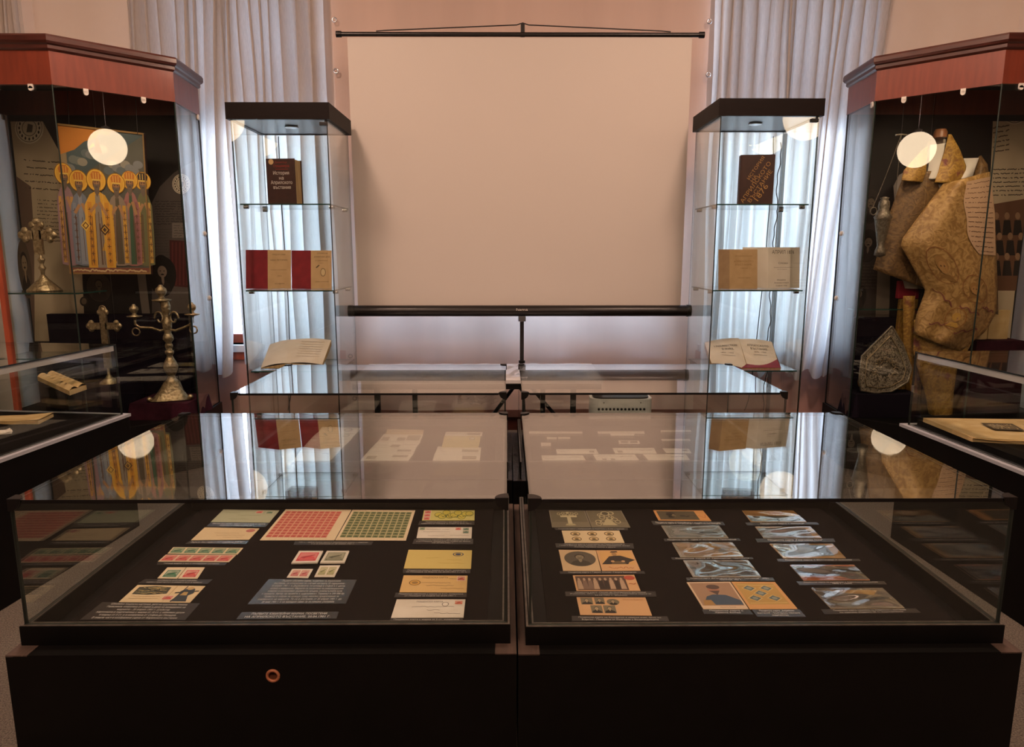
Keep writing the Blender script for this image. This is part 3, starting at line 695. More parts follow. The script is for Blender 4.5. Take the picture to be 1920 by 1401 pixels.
caption('caption strip under the white postcard with four stamps', [(777, 1010.5), (887.5, 1010.5), (887, 1020.5), (773, 1020)], ZB, ['Пощенска картичка с две марки от 5 ст.', 'и доплащане, изпратена от София до Виена', 'на 27.04.1901 г.'])
card('envelope', 'plain yellow envelope with an oval blue postmark', 'envelope', [(766, 1031), (885, 1032), (883, 1066.6), (757, 1066)], ZB, 'envelope_yellow',
     env([(.3, .45, .5, 'b39a44'), (.62, .55, .85, 'b39a44'), (.5, .72, .9, 'b39a44')], (), lambda P: [P.ell(.79, .24, .085, .11, '3d4a6a'), P.ell(.79, .24, .068, .085, 'd3b754'), P.ell(.79, .24, .045, .06, '3d4a6a')]))
caption('caption strip under the plain yellow envelope', [(755.5, 1067.5), (882, 1068), (881.5, 1075), (755.5, 1074.7)], ZB, ['Пощенски плик с марка от 15 ст., изпратен', 'от Пловдив за Варна на 20.04.1901 г., 10 ч.'])
card('postcard', 'orange postal card with a red stamp and a round postmark', 'postcard', [(757, 1079), (876.6, 1079.6), (874.7, 1111), (748.8, 1110.5)], ZB, 'envelope_orange',
     env([(.3, .45, .75, INK), (.38, .6, .8, INK), (.6, .78, .95, '8a6a3a'), (.72, .2, .85, INK)], [(.84, .05, .97, .32, 'c4553f', '96382a')], lambda P: [P.text('ПОЩЕНСКА КАРТА', .3, .08, .7, .18, '6a5230'), P.ell(.2, .45, .09, .16, '7d6236'), P.ell(.2, .45, .075, .13, 'd6a654'), P.ell(.2, .45, .05, .08, '9a7a44')]))
caption('caption strip under the orange postal card', [(742, 1111.5), (875, 1112), (874.7, 1120), (739, 1120)], ZB, ['Пощенска картичка с марка от 5 ст., изпратена', 'от Пловдив за София на 20.04.1901 г.'])
card('postcard', 'white postal card with black handwriting at the front of the left vitrine', 'postcard', [(744, 1124), (872.6, 1124), (869, 1158), (733, 1158.7)], ZB, 'paper_white',
     env([(.25, .42, .85, INK), (.47, .6, .65, INK), (.58, .78, .95, INK)], [(.85, .08, .97, .3, 'd0604a', 'a8402e')], lambda P: [P.text('ПОЩЕНСКА КАРТА', .3, .1, .68, .18, '4a423a'), P.ell(.72, .28, .05, .12, '6a625a'), P.ell(.72, .28, .04, .1, 'e6e0d4')]))
caption('caption strip at the very front edge under the white postal card', [(732, 1159.5), (868, 1159.5), (867, 1168), (730, 1168)], ZB, ['Пощенска карта с марка от 5 ст., изпратена', 'от София за Варна'])

# --- right vitrine, left column
def sep(P, o, q):
    P.rect(.03, .04, .97, .96, '6e6652'); P.rect(0, .7, 1, .96, '7d7560')
def cross_print(P, o, q):
    sep(P, o, q); P.poly([(.44, .9), (.56, .9), (.54, .1), (.46, .1)], 'c2b894'); P.poly([(.28, .42), (.72, .42), (.72, .30), (.28, .30)], 'c2b894')
    for k in range(9): P.ell(.25+.06*k, .22+.05*math.sin(k*2), .05, .08, 'b0a682', 10); P.ell(.25+.06*k, .22+.05*math.sin(k*2), .03, .05, '6e6652', 8)
    P.poly([(.36, .9), (.64, .9), (.6, .8), (.4, .8)], 'b0a682')
card('postcard', 'dark olive postcard picturing a stone cross in flowers', 'postcard', [(1029, 957), (1096.5, 957.5), (1108.5, 989), (1035, 989)], ZB, 'card_grey', cross_print)
def orn(P, o, q):
    sep(P, o, q)
    for k in range(22):
        u, v = R.uniform(.2, .8), R.uniform(.15, .85); P.ell(u, v, .08, .1, 'b7ac88', 12); P.ell(u, v, .055, .07, '6e6652', 12)
    P.ell(.5, .2, .12, .13, 'c2b894'); P.ell(.5, .2, .09, .1, '57503f'); P.poly([(.3, .9), (.7, .9), (.5, .45)], 'b7ac88')
card('postcard', 'dark olive postcard covered with carved ornament', 'postcard', [(1097.5, 957.5), (1165, 957.5), (1182, 989), (1109.5, 989)], ZB, 'card_grey', orn)
caption('caption strip under the two dark olive postcards', [(1039, 990), (1177, 990), (1177.5, 994.5), (1042, 994)], ZB, ['Пощенски карти с изображения на паметника в Батак и гербове'])
def six(P, o, q):
    for i in range(3):
        for j in range(2):
            u, v = .22+.29*i, .28+.42*j
            P.ell(u, v, .085, .17, '6b5b40'); P.ell(u, v, .07, .13, 'd8bd8c'); P.ell(u, v-.02, .035, .07, '8a7248'); P.poly([(u-.06, v+.1), (u+.06, v+.1), (u, v)], '574a34')
card('postcard', 'cream postcard with six small round portraits', 'postcard', [(1053, 995), (1161, 995), (1171, 1018), (1059, 1018)], ZB, 'envelope_cream', six)
caption('three-line caption under the postcard of six round portraits', [(1041, 1019), (1187, 1019), (1189, 1029), (1043, 1027)], ZB, ['Пощенска карта с портрети на Пано Стоянов и', 'Георги Бонев, Васил Левски, Любен Каравелов, Ангел', 'Кънчев, Панайот Хитов и други'])
card('postcard', 'sepia postcard with a large oval portrait of a man', 'postcard', [(1047.5, 1031), (1117, 1032), (1127, 1070.5), (1056, 1070.5)], ZB, 'card_tan', lambda P, o, q: P.portrait(.1, .07, .94, .8, '5e564a', '423c34', '8d826c', '3a342c', True))
card('postcard', 'orange postcard of a seated man in a dark coat and hat', 'postcard', [(1117.8, 1032), (1184.5, 1032), (1201, 1070), (1129, 1070.5)], ZB, 'card_sepia',
     lambda P, o, q: [P.rect(.06, .05, .94, .72, 'd8ab6c'), P.poly([(.05, .7), (.3, .32), (.45, .28), (.62, .28), (.98, .5), (.8, .6), (.75, .7)], '38302c'), P.ell(.46, .2, .07, .09, 'a98558'), P.poly([(.36, .13), (.58, .11), (.56, .05), (.4, .06)], '38302c'), P.poly([(.3, .7), (.7, .7), (.66, .55), (.36, .55)], '6b5a42'), P.ell(.36, .56, .05, .04, 'c9a070'), P.ell(.64, .56, .05, .04, 'c9a070'), P.scrib(.2, .86, .85, 'a86a34', .05, .015)])
caption('caption strip under the oval portrait and the seated man postcards', [(1049, 1071.3), (1207.5, 1071), (1210, 1076), (1051, 1076)], ZB, ['Пощенска карта с Гаврил Хлътев - Георги Бенковски'], margin=.1)
def grp(P, o, q):
    P.rect(.03, .06, .83, .96, '5a463a')
    for k in range(9):
        u = .08+.085*k; c = R.choice(['b59a80', '2e2620', '80685a', '3a2e28'])
        P.poly([(u-.045, .9), (u+.045, .9), (u+.03, .35), (u-.03, .35)], c); P.ell(u, .28, .022, .09, 'b59a80')
    P.ell(.9, .2, .09, .14, 'b8523f'); P.scrib(.86, .6, .97, 'a8603a', .1, .03)
card('postcard', 'postcard of a group of insurgents with a red corner stamp', 'postcard', [(1074, 1079), (1189, 1078), (1201, 1108), (1081, 1108)], ZB, 'card_sepia', grp)
caption('three-line caption under the postcard of a group of insurgents', [(1059.5, 1109.5), (1229, 1109), (1231, 1119), (1061, 1118)], ZB, ['Пощенска карта „Писмо до българските въстаници', '(Румъния), 1876 г." - подпечатана с юбилейна марка от', '20.04.1901 г. (Копие)'])
def five(P, o, q):
    for u, v, w, h in ((.05, .02, .17, .4), (.25, .02, .14, .38), (.42, .1, .18, .36), (.17, .48, .16, .42), (.35, .48, .17, .42)):
        P.portrait(u, v, u+w, v+h, '7d745e', '2e2a26', 'c0a884', '35302a', u > .4)
    P.text('Gruss aus Bulgarien', .66, .1, .95, .17, 'a8703a')
card('postcard', 'orange postcard with five small portraits in its left half', 'postcard', [(1081, 1120), (1210, 1120.5), (1222.5, 1154.5), (1088, 1153)], ZB, 'card_sepia', five)
caption('caption at the front edge under the postcard of five portraits', [(1072, 1155), (1251, 1155.8), (1255, 1165), (1072.5, 1164.5)], ZB, ['Пощенска карта на български и немски език: Gruss aus', 'Bulgarien - Поздрави от България с Възрожденците'], margin=.07)
# --- middle column
def dark_pic(base='d29a5e', hues=('3c352d', '57503f', '8a7a5c', '2a2622')):
    def f(P, o, q):
        P.rect(0, 0, 1, 1, base); P.rect(.05, .08, .8, .92, hues[1])
        for k in range(16):
            u, v = R.uniform(.12, .7), R.uniform(.2, .75); P.ell(u, v, R.uniform(.04, .09), R.uniform(.06, .14), R.choice(hues), 9)
        P.scrib(.82, .5, .97, 'a8603a', .25, .02)
    return f
def sleeve(cols, base='a9a69c'):
    def f(P, o, q):
        P.rect(0, 0, 1, 1, base); P.rect(.04, .06, .96, .94, cols[0])
        for k in range(10): P.ell(R.uniform(.15, .85), R.uniform(.2, .8), R.uniform(.05, .11), R.uniform(.06, .16), R.choice(cols), 10)
    return f
glass('sleeve_film', .16, 2.2, (.97, .97, .97), .03)
def scard(label, pts, f, mat='card_tan', amp=.0016):
    o = card('postcard', label, 'postcard', pts, ZB, mat, f)
    q = [onz(x, y, ZB+.004) for x, y in pts]; a, b, c = R.uniform(0, 6), R.uniform(4, 7), R.uniform(3, 6)
    def fn(u, v):
        p = q[3].lerp(q[2], u).lerp(q[0].lerp(q[1], u), v); e = min(1, 8*u*(1-u))*min(1, 8*v*(1-v))
        w = math.sin(b*u+2.2*math.sin(c*v+a)+a)+.7*math.sin(c*1.6*v+1.8*math.sin(b*u))
        return p+Vector((0, 0, .0016+amp*w*e))
    MB().grid(fn, 36, 20).build('plastic_sleeve', 'sleeve_film', o)
    return o
card('postcard', 'sepia landscape postcard, top of the middle column, right vitrine', 'postcard', [(1224.5, 957), (1318, 957.5), (1334, 977), (1235, 976)], ZB, 'card_sepia', dark_pic())
caption('grey caption under the sepia landscape postcard', [(1221, 976.8), (1355, 978.3), (1360, 985), (1225, 984)], ZB, ['Пощенска карта от Копривщица с къщите на въстаниците'], 'caption_glossy')
GR = ['7f8077', '6a6c66', '96958a', '5b5d58']; GO = ['a8824e', '8a7a5c', 'c09a58', '6e6a60']; BL_ = ['7d858c', '6a7580', '97a0a4', '59626b']
scard('second postcard of the middle column, in a wavy shiny sleeve, above two more', [(1240, 986), (1348, 986), (1366, 1009), (1254.5, 1009)], sleeve(GR))
caption('caption strip under the second postcard of the middle column', [(1244, 1010), (1386, 1009.6), (1389, 1014), (1246, 1015)], ZB, ['Пощенска карта - сцена от въстанието в Панагюрище'], 'caption_glossy')
scard('third postcard of the middle column, in a shiny rippled sleeve', [(1260, 1017.5), (1373, 1017.5), (1394, 1044.5), (1276, 1045)], sleeve(GO, 'b3a98f'))
caption('thin caption strip under the third postcard of the middle column', [(1258, 1045.5), (1411, 1045.3), (1413, 1048.5), (1261, 1049.5)], ZB, ['Пощенска карта от Перущица, черквата'], 'caption_glossy')
scard('fourth postcard of the middle column, dark scene in a shiny sleeve', [(1281, 1051), (1402.5, 1051), (1427, 1082), (1299.5, 1082)], sleeve(['57544e', '6e6b64', '474540', '8b8880']))
caption('wide caption strip under the fourth postcard of the middle column', [(1286, 1083), (1449, 1083), (1453, 1089), (1288, 1089)], ZB, ['Пощенска карта „Богородично възстание в Панагюрище" - 1876 г.', 'художник, 1901 г.'], 'caption_glossy')
def man_blue(P, o, q):
    P.rect(0, 0, 1, 1, 'd9c0a4'); P.rect(.04, .04, .96, .88, 'a5866e')
    P.poly([(.08, .85), (.25, .55), (.42, .48), (.7, .5), (.96, .7), (.96, .85)], '44566a'); P.ell(.5, .3, .13, .15, 'a8765e'); P.ell(.52, .2, .15, .09, '5b4a44'); P.poly([(.38, .34), (.62, .34), (.52, .5)], '5b4a44'); P.poly([(.08, .86), (.34, .86), (.3, .68), (.12, .68)], 'a8824e'); P.text('Христо Ботев', .4, .91, .75, .95, '7a5c44')
card('postcard', 'postcard of a bearded man in a blue coat at the front of the right vitrine', 'postcard', [(1287.5, 1092), (1369, 1091), (1404, 1142.5), (1319, 1142.5)], ZB, 'card_tan', man_blue)
caption('small caption under the postcard of the man in blue', [(1316, 1143), (1405, 1143), (1412.5, 1152), (1320, 1151)], ZB, ['Пощенска карта с', 'Христо Ботев'], 'caption_glossy', margin=.15)
def diam(P, o, q):
    P.rect(0, 0, 1, 1, 'd2a068'); P.rect(.06, .06, .92, .84, 'bd9a5a')
    for u, v in ((.3, .25), (.68, .25), (.48, .44), (.28, .62), (.7, .62)):
        P.poly([(u-.17, v), (u, v+.13), (u+.17, v), (u, v-.13)], 'cdb073'); P.poly([(u-.13, v), (u, v+.1), (u+.13, v), (u, v-.1)], '5d7076'); P.ell(u, v, .06, .05, '8f9a92')
    P.line([(.08, .12), (.9, .16)], .02, 'd6b878'); P.line([(.1, .8), (.9, .78)], .02, 'd6b878')
card('postcard', 'orange postcard with five blue diamond-shaped views', 'postcard', [(1371, 1091), (1453, 1091.6), (1495.6, 1142), (1406, 1142.5)], ZB, 'card_sepia', diam)
caption('small caption under the postcard of five diamond views', [(1409.6, 1143), (1498.5, 1142.5), (1511.7, 1156.7), (1420, 1156.7)], ZB, ['Пощенска карта „Априлско', 'въстание" - Българска народна', 'издателство'], 'caption_glossy', margin=.06)
# --- right column
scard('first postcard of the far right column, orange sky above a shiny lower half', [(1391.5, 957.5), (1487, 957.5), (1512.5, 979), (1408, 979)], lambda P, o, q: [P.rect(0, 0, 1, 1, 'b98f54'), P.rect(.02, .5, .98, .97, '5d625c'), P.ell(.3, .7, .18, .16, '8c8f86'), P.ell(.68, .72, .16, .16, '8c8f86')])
caption('caption strip under the first postcard of the far right column', [(1396.5, 980), (1532, 979.5), (1536.5, 983.5), (1401, 985)], ZB, ['Пощенска карта с конници'], 'caption_glossy', margin=.2)
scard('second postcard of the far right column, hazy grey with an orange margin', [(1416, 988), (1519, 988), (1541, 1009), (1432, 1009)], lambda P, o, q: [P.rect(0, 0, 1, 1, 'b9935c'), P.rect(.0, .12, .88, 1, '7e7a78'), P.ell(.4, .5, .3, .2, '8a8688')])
caption('caption strip under the second postcard of the far right column', [(1416, 1010), (1563, 1009.8), (1566.5, 1016), (1420, 1016.7)], ZB, ['Пощенска карта „Гюргевско поле"'], 'caption_glossy', margin=.15)
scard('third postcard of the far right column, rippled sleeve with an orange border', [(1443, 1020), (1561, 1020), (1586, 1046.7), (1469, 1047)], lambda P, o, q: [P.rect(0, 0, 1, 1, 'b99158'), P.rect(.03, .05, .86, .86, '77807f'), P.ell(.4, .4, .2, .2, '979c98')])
caption('caption strip under the third postcard of the far right column', [(1455.7, 1048), (1611, 1048), (1614, 1052), (1459, 1053)], ZB, ['Пощенска карта с въстаници и знамето'], 'caption_glossy', margin=.1)
scard('fourth postcard of the far right column, dark hills over an orange ground', [(1481, 1060), (1600.6, 1059.5), (1631, 1088), (1507, 1088.7)], lambda P, o, q: [P.rect(0, 0, 1, 1, 'b0643c'), P.poly([(0, .72), (.3, .70), (.6, .74), (.75, .95), (1, .96), (1, .1), (.0, .05)], '4b4a48'), P.ell(.3, .35, .22, .2, '6a6a6c')])
caption('caption strip under the fourth postcard of the far right column', [(1492.7, 1090.5), (1657.5, 1090), (1663, 1095.5), (1498.5, 1097)], ZB, ['Пощенска карта на въстаници в Априлската революция', '1876 г., село'], 'caption_glossy', margin=.08)
scard('fifth postcard of the far right column, nearest the front corner, brown sky', [(1521, 1103), (1654.6, 1103), (1696, 1140.6), (1558, 1141.5)], lambda P, o, q: [P.rect(0, 0, 1, 1, '6e675c'), P.poly([(.12, .1), (.9, .1), (.78, .35), (.4, .25)], 'a8844e'), P.ell(.3, .8, .16, .1, '9aa0a0'), P.ell(.7, .55, .2, .16, '5b564e'), P.rect(0, .92, 1, 1, '8a8478')])
caption('caption under the fifth postcard of the far right column, front corner', [(1539, 1142.7), (1717, 1141), (1727, 1149), (1546, 1152)], ZB, ['Пощенска карта семейна на Априлското въстание', 'по картина. Издател: М. С. Константинов'], margin=.12)

# --- back vitrines: envelopes
def zp5(*pts): return [(x/3.5556+420, y/3.5556+660) for x, y in pts]
def zp6(*pts): return [(x/3.5556+940, y/3.5556+660) for x, y in pts]
pbr('cover_white', 'f2eee2', .8); pbr('cover_yellow', 'e2d492', .8); pbr('cover_tan', 'd9c49c', .8)
def covers(col, lst, where):
    for i, (pts, mat, mk) in enumerate(lst):
        def f(P, o, q, mk=mk):
            for k in mk:
                if k[0] == 'r': P.rect(*k[1:], '77705f'); P.rect(k[1]+.012, k[2]+.08, k[3]-.012, k[4]-.08, 'a8a08a'); P.scrib(k[1]+.02, (k[2]+k[4])/2, k[3]-.02, '5f584a', .08, .05)
                if k[0] == 'e': P.ell(*k[1:], '6a7068'); P.ell(k[1], k[2], k[3]*.75, k[4]*.75, 'e4decd')
                if k[0] == 's': P.scrib(*k[1:], '57503f', .05, .035)
        pos = ('farthest', 'second', 'middle', 'fourth', 'nearest')[i]
        card('envelope', '%s envelope of the overlapping %s column in the back left vitrine' % (pos, where), 'envelope', pts, ZB2+.0016*(len(lst)-i-1), mat, f, t=.0015)
covers(1, [(zp5((655, 500), (915, 507), (880, 545), (625, 540)), 'cover_white', [('e', .72, .4, .1, .3), ('s', .15, .6, .3)]), (zp5((620, 540), (880, 543), (845, 582), (580, 577)), 'cover_white', [('e', .8, .4, .08, .25), ('s', .1, .6, .3)]),
           (zp5((580, 578), (850, 580), (800, 628), (540, 624)), 'cover_white', [('s', .5, .6, .9), ('s', .3, .8, .45)]), (zp5((540, 624), (800, 627), (760, 668), (500, 670)), 'cover_white', [('s', .5, .4, .8)]),
           (zp5((500, 668), (765, 667), (705, 727), (465, 727)), 'cover_white', [('s', .6, .2, .8)])], 'left')
covers(2, [(zp5((1090, 515), (1333, 520), (1325, 550), (1075, 547)), 'cover_tan', [('s', .1, .5, .4)]), (zp5((1065, 548), (1328, 552), (1305, 599), (1025, 598)), 'cover_white', [('r', .05, .4, .22, .85), ('r', .42, .45, .62, .85), ('r', .64, .15, .96, .8)]),
           (zp5((1025, 597), (1310, 600), (1278, 640), (985, 637)), 'cover_white', [('s', .1, .6, .3), ('r', .4, .5, .6, .9), ('s', .65, .5, .95)]), (zp5((985, 637), (1280, 640), (1260, 682), (945, 681)), 'cover_white', [('s', .1, .6, .3), ('r', .62, .3, .92, .6)]),
           (zp5((945, 680), (1260, 682), (1225, 728), (905, 727)), 'cover_white', [('r', .08, .3, .28, .7), ('r', .6, .15, .92, .45)])], 'middle')
covers(3, [(zp5((1480, 533), (1725, 535), (1718, 560), (1472, 558)), 'cover_white', [('r', .6, .3, .95, .8), ('s', .1, .5, .25)]), (zp5((1468, 558), (1710, 560), (1705, 602), (1460, 600)), 'cover_yellow', [('e', .78, .45, .08, .2), ('s', .1, .6, .25)]),
           (zp5((1460, 600), (1705, 602), (1695, 637), (1450, 635)), 'cover_yellow', [('s', .7, .6, .95)]), (zp5((1425, 630), (1715, 637), (1708, 680), (1408, 675)), 'cover_white', [('r', .58, .4, .95, .75), ('s', .1, .7, .25)]),
           (zp5((1405, 675), (1710, 680), (1703, 732), (1388, 730)), 'cover_white', [('r', .62, .3, .92, .7), ('s', .08, .8, .2)])], 'right')
def slip(label, pts, mk=(), mat='cover_white'):
    def f(P, o, q):
        for k in mk:
            if k[0] == 'r': P.rect(*k[1:], '7d7563')
            if k[0] == 's': P.scrib(*k[1:], '57503f', .08, .05)
    card('paper_slip', label, 'paper', zp6(*pts), ZB2, mat, f, t=.0012)
slip('long white paper strip in four joined pieces, far left of the back right vitrine', [(185, 529), (540, 531), (541, 543), (184, 544)], [('r', .255, 0, .26, 1), ('r', .5, 0, .505, 1), ('r', .75, 0, .755, 1)])
slip('long white paper strip in the far middle of the back right vitrine', [(640, 530), (950, 529), (957, 544), (645, 544)])
slip('white paper strip at the far right of the back right vitrine', [(1060, 522), (1260, 520), (1268, 532), (1064, 534)])
slip('small white slip, left of two in the second row of the back right vitrine', [(303, 567), (369, 569), (370, 582), (304, 581)])
slip('small white slip, right of two in the second row of the back right vitrine', [(377, 567), (458, 567), (459, 578), (380, 580)])
slip('small square slip nearest the left edge of the back right vitrine', [(262, 604), (330, 605), (332, 625), (266, 626)])
slip('small narrow slip below the far middle strip of the back right vitrine', [(725, 545), (888, 546), (885, 557), (731, 557)])
slip('small slip with a double grey frame in the centre of the back right vitrine', [(780, 590), (918, 591), (925, 612), (785, 611)], [('r', .1, .2, .45, .8), ('r', .55, .2, .9, .8)])
slip('white strip right of centre in the back right vitrine', [(1065, 580), (1255, 579), (1262, 592), (1070, 593)])
slip('white envelope, left of the upper row of three in the back right vitrine', [(363, 648), (632, 647), (648, 678), (373, 679)], [('s', .08, .6, .2), ('r', .8, .4, .92, .8)])
slip('white envelope with a winged drawing, middle of the upper row of three', [(740, 640), (1018, 640), (1037, 677), (759, 676)], [('s', .6, .45, .92), ('r', .08, .5, .2, .9)])
slip('white envelope, right of the upper row of three in the back right vitrine', [(1073, 642), (1250, 645), (1268, 675), (1100, 673)], [('r', .7, .3, .9, .6)])
slip('white envelope, left of the nearest row of three in the back right vitrine', [(267, 690), (543, 690), (563, 722), (275, 723)], [('s', .7, .3, .9), ('s', .06, .7, .3)])
slip('white envelope with a motorcycle drawing, middle of the nearest row of three', [(611, 683), (888, 683), (920, 723), (636, 724)], [('s', .6, .35, .9), ('r', .15, .7, .25, .95), ('r', .35, .7, .45, .95)])
slip('white envelope, right of the nearest row of three in the back right vitrine', [(943, 681), (1230, 683), (1262, 725), (985, 726)], [('s', .6, .4, .9)])

# ================================================================== GLASS TOWERS
def tower(label, x0, x1, y0, y1, zt, zc, hinge_x, cable):
    t = thing('glass_tower', label, 'showcase', ((x0+x1)/2, (y0+y1)/2, 0))
    i = .016; gx0, gx1, gy0, gy1 = x0+i, x1-i, y0+i, y1-i
    c = MB(); w = .018
    c.box(x0, x1, y0, y0+w, zc, zt).box(x0, x1, y1-w, y1, zc, zt).box(x0, x0+w, y0+w, y1-w, zc, zt).box(x1-w, x1, y0+w, y1-w, zc, zt).box(x0+w, x1-w, y0+w, y1-w, zt-.012, zt)
    c.build('cap', 'wenge', t)
    MB().box(x0+w, x1-w, y0+w, y1-w, zc+.004, zc+.012).build('cap_soffit', 'soffit_grey', t)
    cx, cyy = (x0+x1)/2+.0, (y0+y1)/2-.02
    dl = MB().lathe([(.024, 0), (.036, 0), (.038, .004), (.030, .009), (.024, .006)], (cx, cyy, zc-.004), 24).build('downlight', 'chrome', t)
    MB().lathe([(.001, .0), (.024, .0), (.024, .003), (.001, .003)], (cx, cyy, zc-.002), 20).build('lens', 'white_plastic', dl)
    MB().box(x0, x1, y0, y1, 0, .12).build('plinth', 'wenge', t, .003)
    th = .006
    MB().pane(gx0, gx1, gy0, gy0+th, .125, zc, 'y').build('glass_door', ['pane_glass', 'green_edge'], t)
    MB().pane(gx0, gx0+th, gy0+th+.002, gy1-th, .12, zc, 'x').build('glass_pane', ['pane_glass', 'dark_edge'], t)
    MB().pane(gx1-th, gx1, gy0+th+.002, gy1-th, .12, zc, 'x').build('glass_pane', ['pane_glass', 'dark_edge'], t)
    MB().pane(gx0, gx1, gy1-th, gy1, .12, zc, 'y').build('glass_pane', ['pane_glass', 'green_edge'], t)
    hb = MB().box(hinge_x-.02, hinge_x+.02, gy0-.008, gy0+.014, zc-.03, zc-.012); hb.tube([(hinge_x+.012, gy0-.002, zc-.014), (hinge_x+.012, gy0-.002, zc+.001)], .006, 8)
    hb.build('hinge', 'black_plastic', t, .002)
    for zs in (1.475, 1.02, .578):
        sh = MB().pane(gx0+.012, gx1-.012, gy0+.03, gy1-.012, zs-.007, zs, 'z').build('glass_shelf', ['pane_glass', 'green_edge'], t)
        for sx in (gx0+.006, gx1-.006):
            s_ = 1 if sx < (gx0+gx1)/2 else -1
            for y in (gy0+.10, gy1-.08):
                MB().tube([(sx, y, zs-.014), (sx+s_*.026, y, zs-.014)], .0095, 10).build('shelf_clip', 'chrome', sh)
    MB().tube(cable, .0028, 6).build('cable', 'wire_dark', t)
    return t
yb = 4.25
def cab(pts):
    p = [ony(x, y, yb) for x, y in pts]; p = [p[0]]+p+[p[-1]]; out = []
    for i in range(1, len(p)-2):
        for k in range(6):
            t = k/6; out.append(.5*((2*p[i])+(p[i+1]-p[i-1])*t+(2*p[i-1]-5*p[i]+4*p[i+1]-p[i+2])*t*t+(3*p[i]-p[i-1]-3*p[i+1]+p[i+2])*t**3))
    return out+[p[-1]]
tower('tall glass showcase tower on the left, holding the book with an old red title', -1.434, -.905, 3.75, 4.262, 1.975, 1.893, -.94, cab([(522, 256), (524, 300), (528, 382), (534, 470), (540, 560), (543, 640), (546, 725), (540, 770)]))
tower('tall glass showcase tower on the right, holding the book with diagonal gold lettering', 1.089, 1.633, 3.75, 4.262, 1.998, 1.913, 1.59, cab([(1450, 256), (1449, 330), (1440, 420), (1434, 500), (1427, 560), (1417, 650), (1405, 740), (1396, 770)]))
# aluminium upright behind the right tower with its cable
al = thing('upright_post', 'thin grey metal post standing behind the right glass tower', 'post', (1.70, 4.42, 0))
pc = ony(1463, 400, 4.42); MB().box(pc.x-.010, pc.x+.010, 4.41, 4.43, 0, 1.93).build('post_tube', 'grey_metal', al, .003)
MB().box(pc.x-.06, pc.x+.06, 4.36, 4.48, 0, .012).build('post_foot', 'grey_metal', al)
MB().tube([(pc.x-.03+.007*math.sin(k*.23)+.003*math.sin(k*.71), 4.41, 1.88-k*.012) for k in range(140)], .003, 6).build('cable', 'wire_dark', al)

# books in the towers
SZ = (1.475, 1.02, .578)
def standing_book(label, px0, px1, pyb, Y, zs, h, dep, rz, cover, paint):
    p0, p1 = ony(px0, pyb, Y), ony(px1, pyb, Y); w = p1.x-p0.x
    t = thing('book', label, 'book', (p0.x, Y, zs+.0005), rz)
    M = mw(t)
    MB(M).box(0, w, 0, .004, 0, h).build('front_cover', cover, t, .001)
    MB(M).box(0, w, dep-.004, dep, 0, h).build('back_cover', cover, t, .001)
    MB(M).box(-.004, .0, 0, dep, 0, h).build('spine', cover, t, .001)
    MB(M).box(.002, w-.006, .0045, dep-.0045, .003, h-.004).build('page_block', 'page_edge', t)
    P = Paint([M @ Vector(p) for p in ((0, 0, h), (w, 0, h), (w, 0, 0), (0, 0, 0))], 3e-4); paint(P); P.done('lettering', t)
    return t
def bk1(P):
    P.ell(.16, .07, .09, .06, 'c9a678'); P.text('Димитър', .28, .06, .72, .1, '8e2c22'); P.text('Страшимиров', .24, .13, .8, .185, '9a2f24'); P.rect(.3, .225, .75, .235, '8e2c22')
    for s, a, b, v in (('История', .22, .78, .27), ('на', .42, .58, .38), ('Априлското', .12, .88, .475), ('въстание', .2, .82, .58)): P.text(s, a, v, b, v+.075, 'd8d0c8')
hb1 = ony(505, 299, 3.93).z-SZ[0]
standing_book('dark brown book with white title on the upper shelf of the left tower', 504, 558, 381, 3.90, SZ[0], hb1, .10, math.radians(-5), 'leather_brown', bk1)
def bk2(P):
    a = P.W/P.H; ang = math.radians(57); c, s = math.cos(ang), math.sin(ang)
    def tx(t, o, L, h): P.textq(t, o, (c*L/a, -s*L), (-s*h/a, -c*h), 'b08850')
    tx('ИСТОРИЯ', (.27, .50), .52, .065); tx('НА', (.38, .55), .15, .065); tx('АПРИЛСКОТО', (.12, .965), .94, .08); tx('ВЪСТАНИЕ', (.34, .955), .74, .08); tx('1876', (.56, .93), .36, .11)
hb2 = ony(1388, 292, 3.93).z-SZ[0]
standing_book('brown book with diagonal gold lettering on the upper shelf of the right tower', 1386, 1446, 379, 3.90, SZ[0], hb2, .05, math.radians(-8), 'leather_brown', bk2)
def leafpair(name, label, pxl, pxm, pxr, pyt, pyb_, Y, zs, matL, matR, paintL=None, paintR=None, cat='booklet', fold=.05, th=.005):
    a, b, c = ony(pxl, pyb_, Y+fold), ony(pxm, pyb_, Y), ony(pxr, pyb_, Y+fold)
    for p in (a, b, c): p.z = zs+.001
    h = ony(pxm, pyt, Y).z-zs
    t = thing(name, label, cat, tuple(b)); up = Vector((0, .035, h)); 
    for p, q, m, pt, nm in ((a, b, matL, paintL, 'leaf'), (b, c, matR, paintR, 'leaf')):
        qd = [p+up, q+up, q, p]; nrm = Vector((0, -1, .1)).normalized()
        o = MB().slab(qd, th, 0, None, None).build(nm, m, t)
        if pt: P = Paint(qd); pt(P); P.done('print', o)
    return t
def titlepage(lines, col='4a3c2c'):
    def f(P):
        for s, a, b, v, h in lines: P.text(s, a, v, b, v+h, col)
    return f
tp1 = titlepage([('ПРЕД ИЗ САМИ', .2, .75, .10, .035), ('НАШ ЛЕТОПИС', .12, .85, .24, .04), ('посвещение на въстаниците', .12, .8, .50, .02), ('1876', .4, .6, .66, .02), ('София', .3, .7, .85, .03)])
tp2 = titlepage([('СПОМЕНИ', .3, .8, .06, .03), ('АПРИЛСКИ ДНИ', .15, .9, .15, .035), ('от съвременници', .2, .8, .25, .025), ('част', .4, .6, .32, .02), ('София, печатница', .2, .85, .80, .025)])
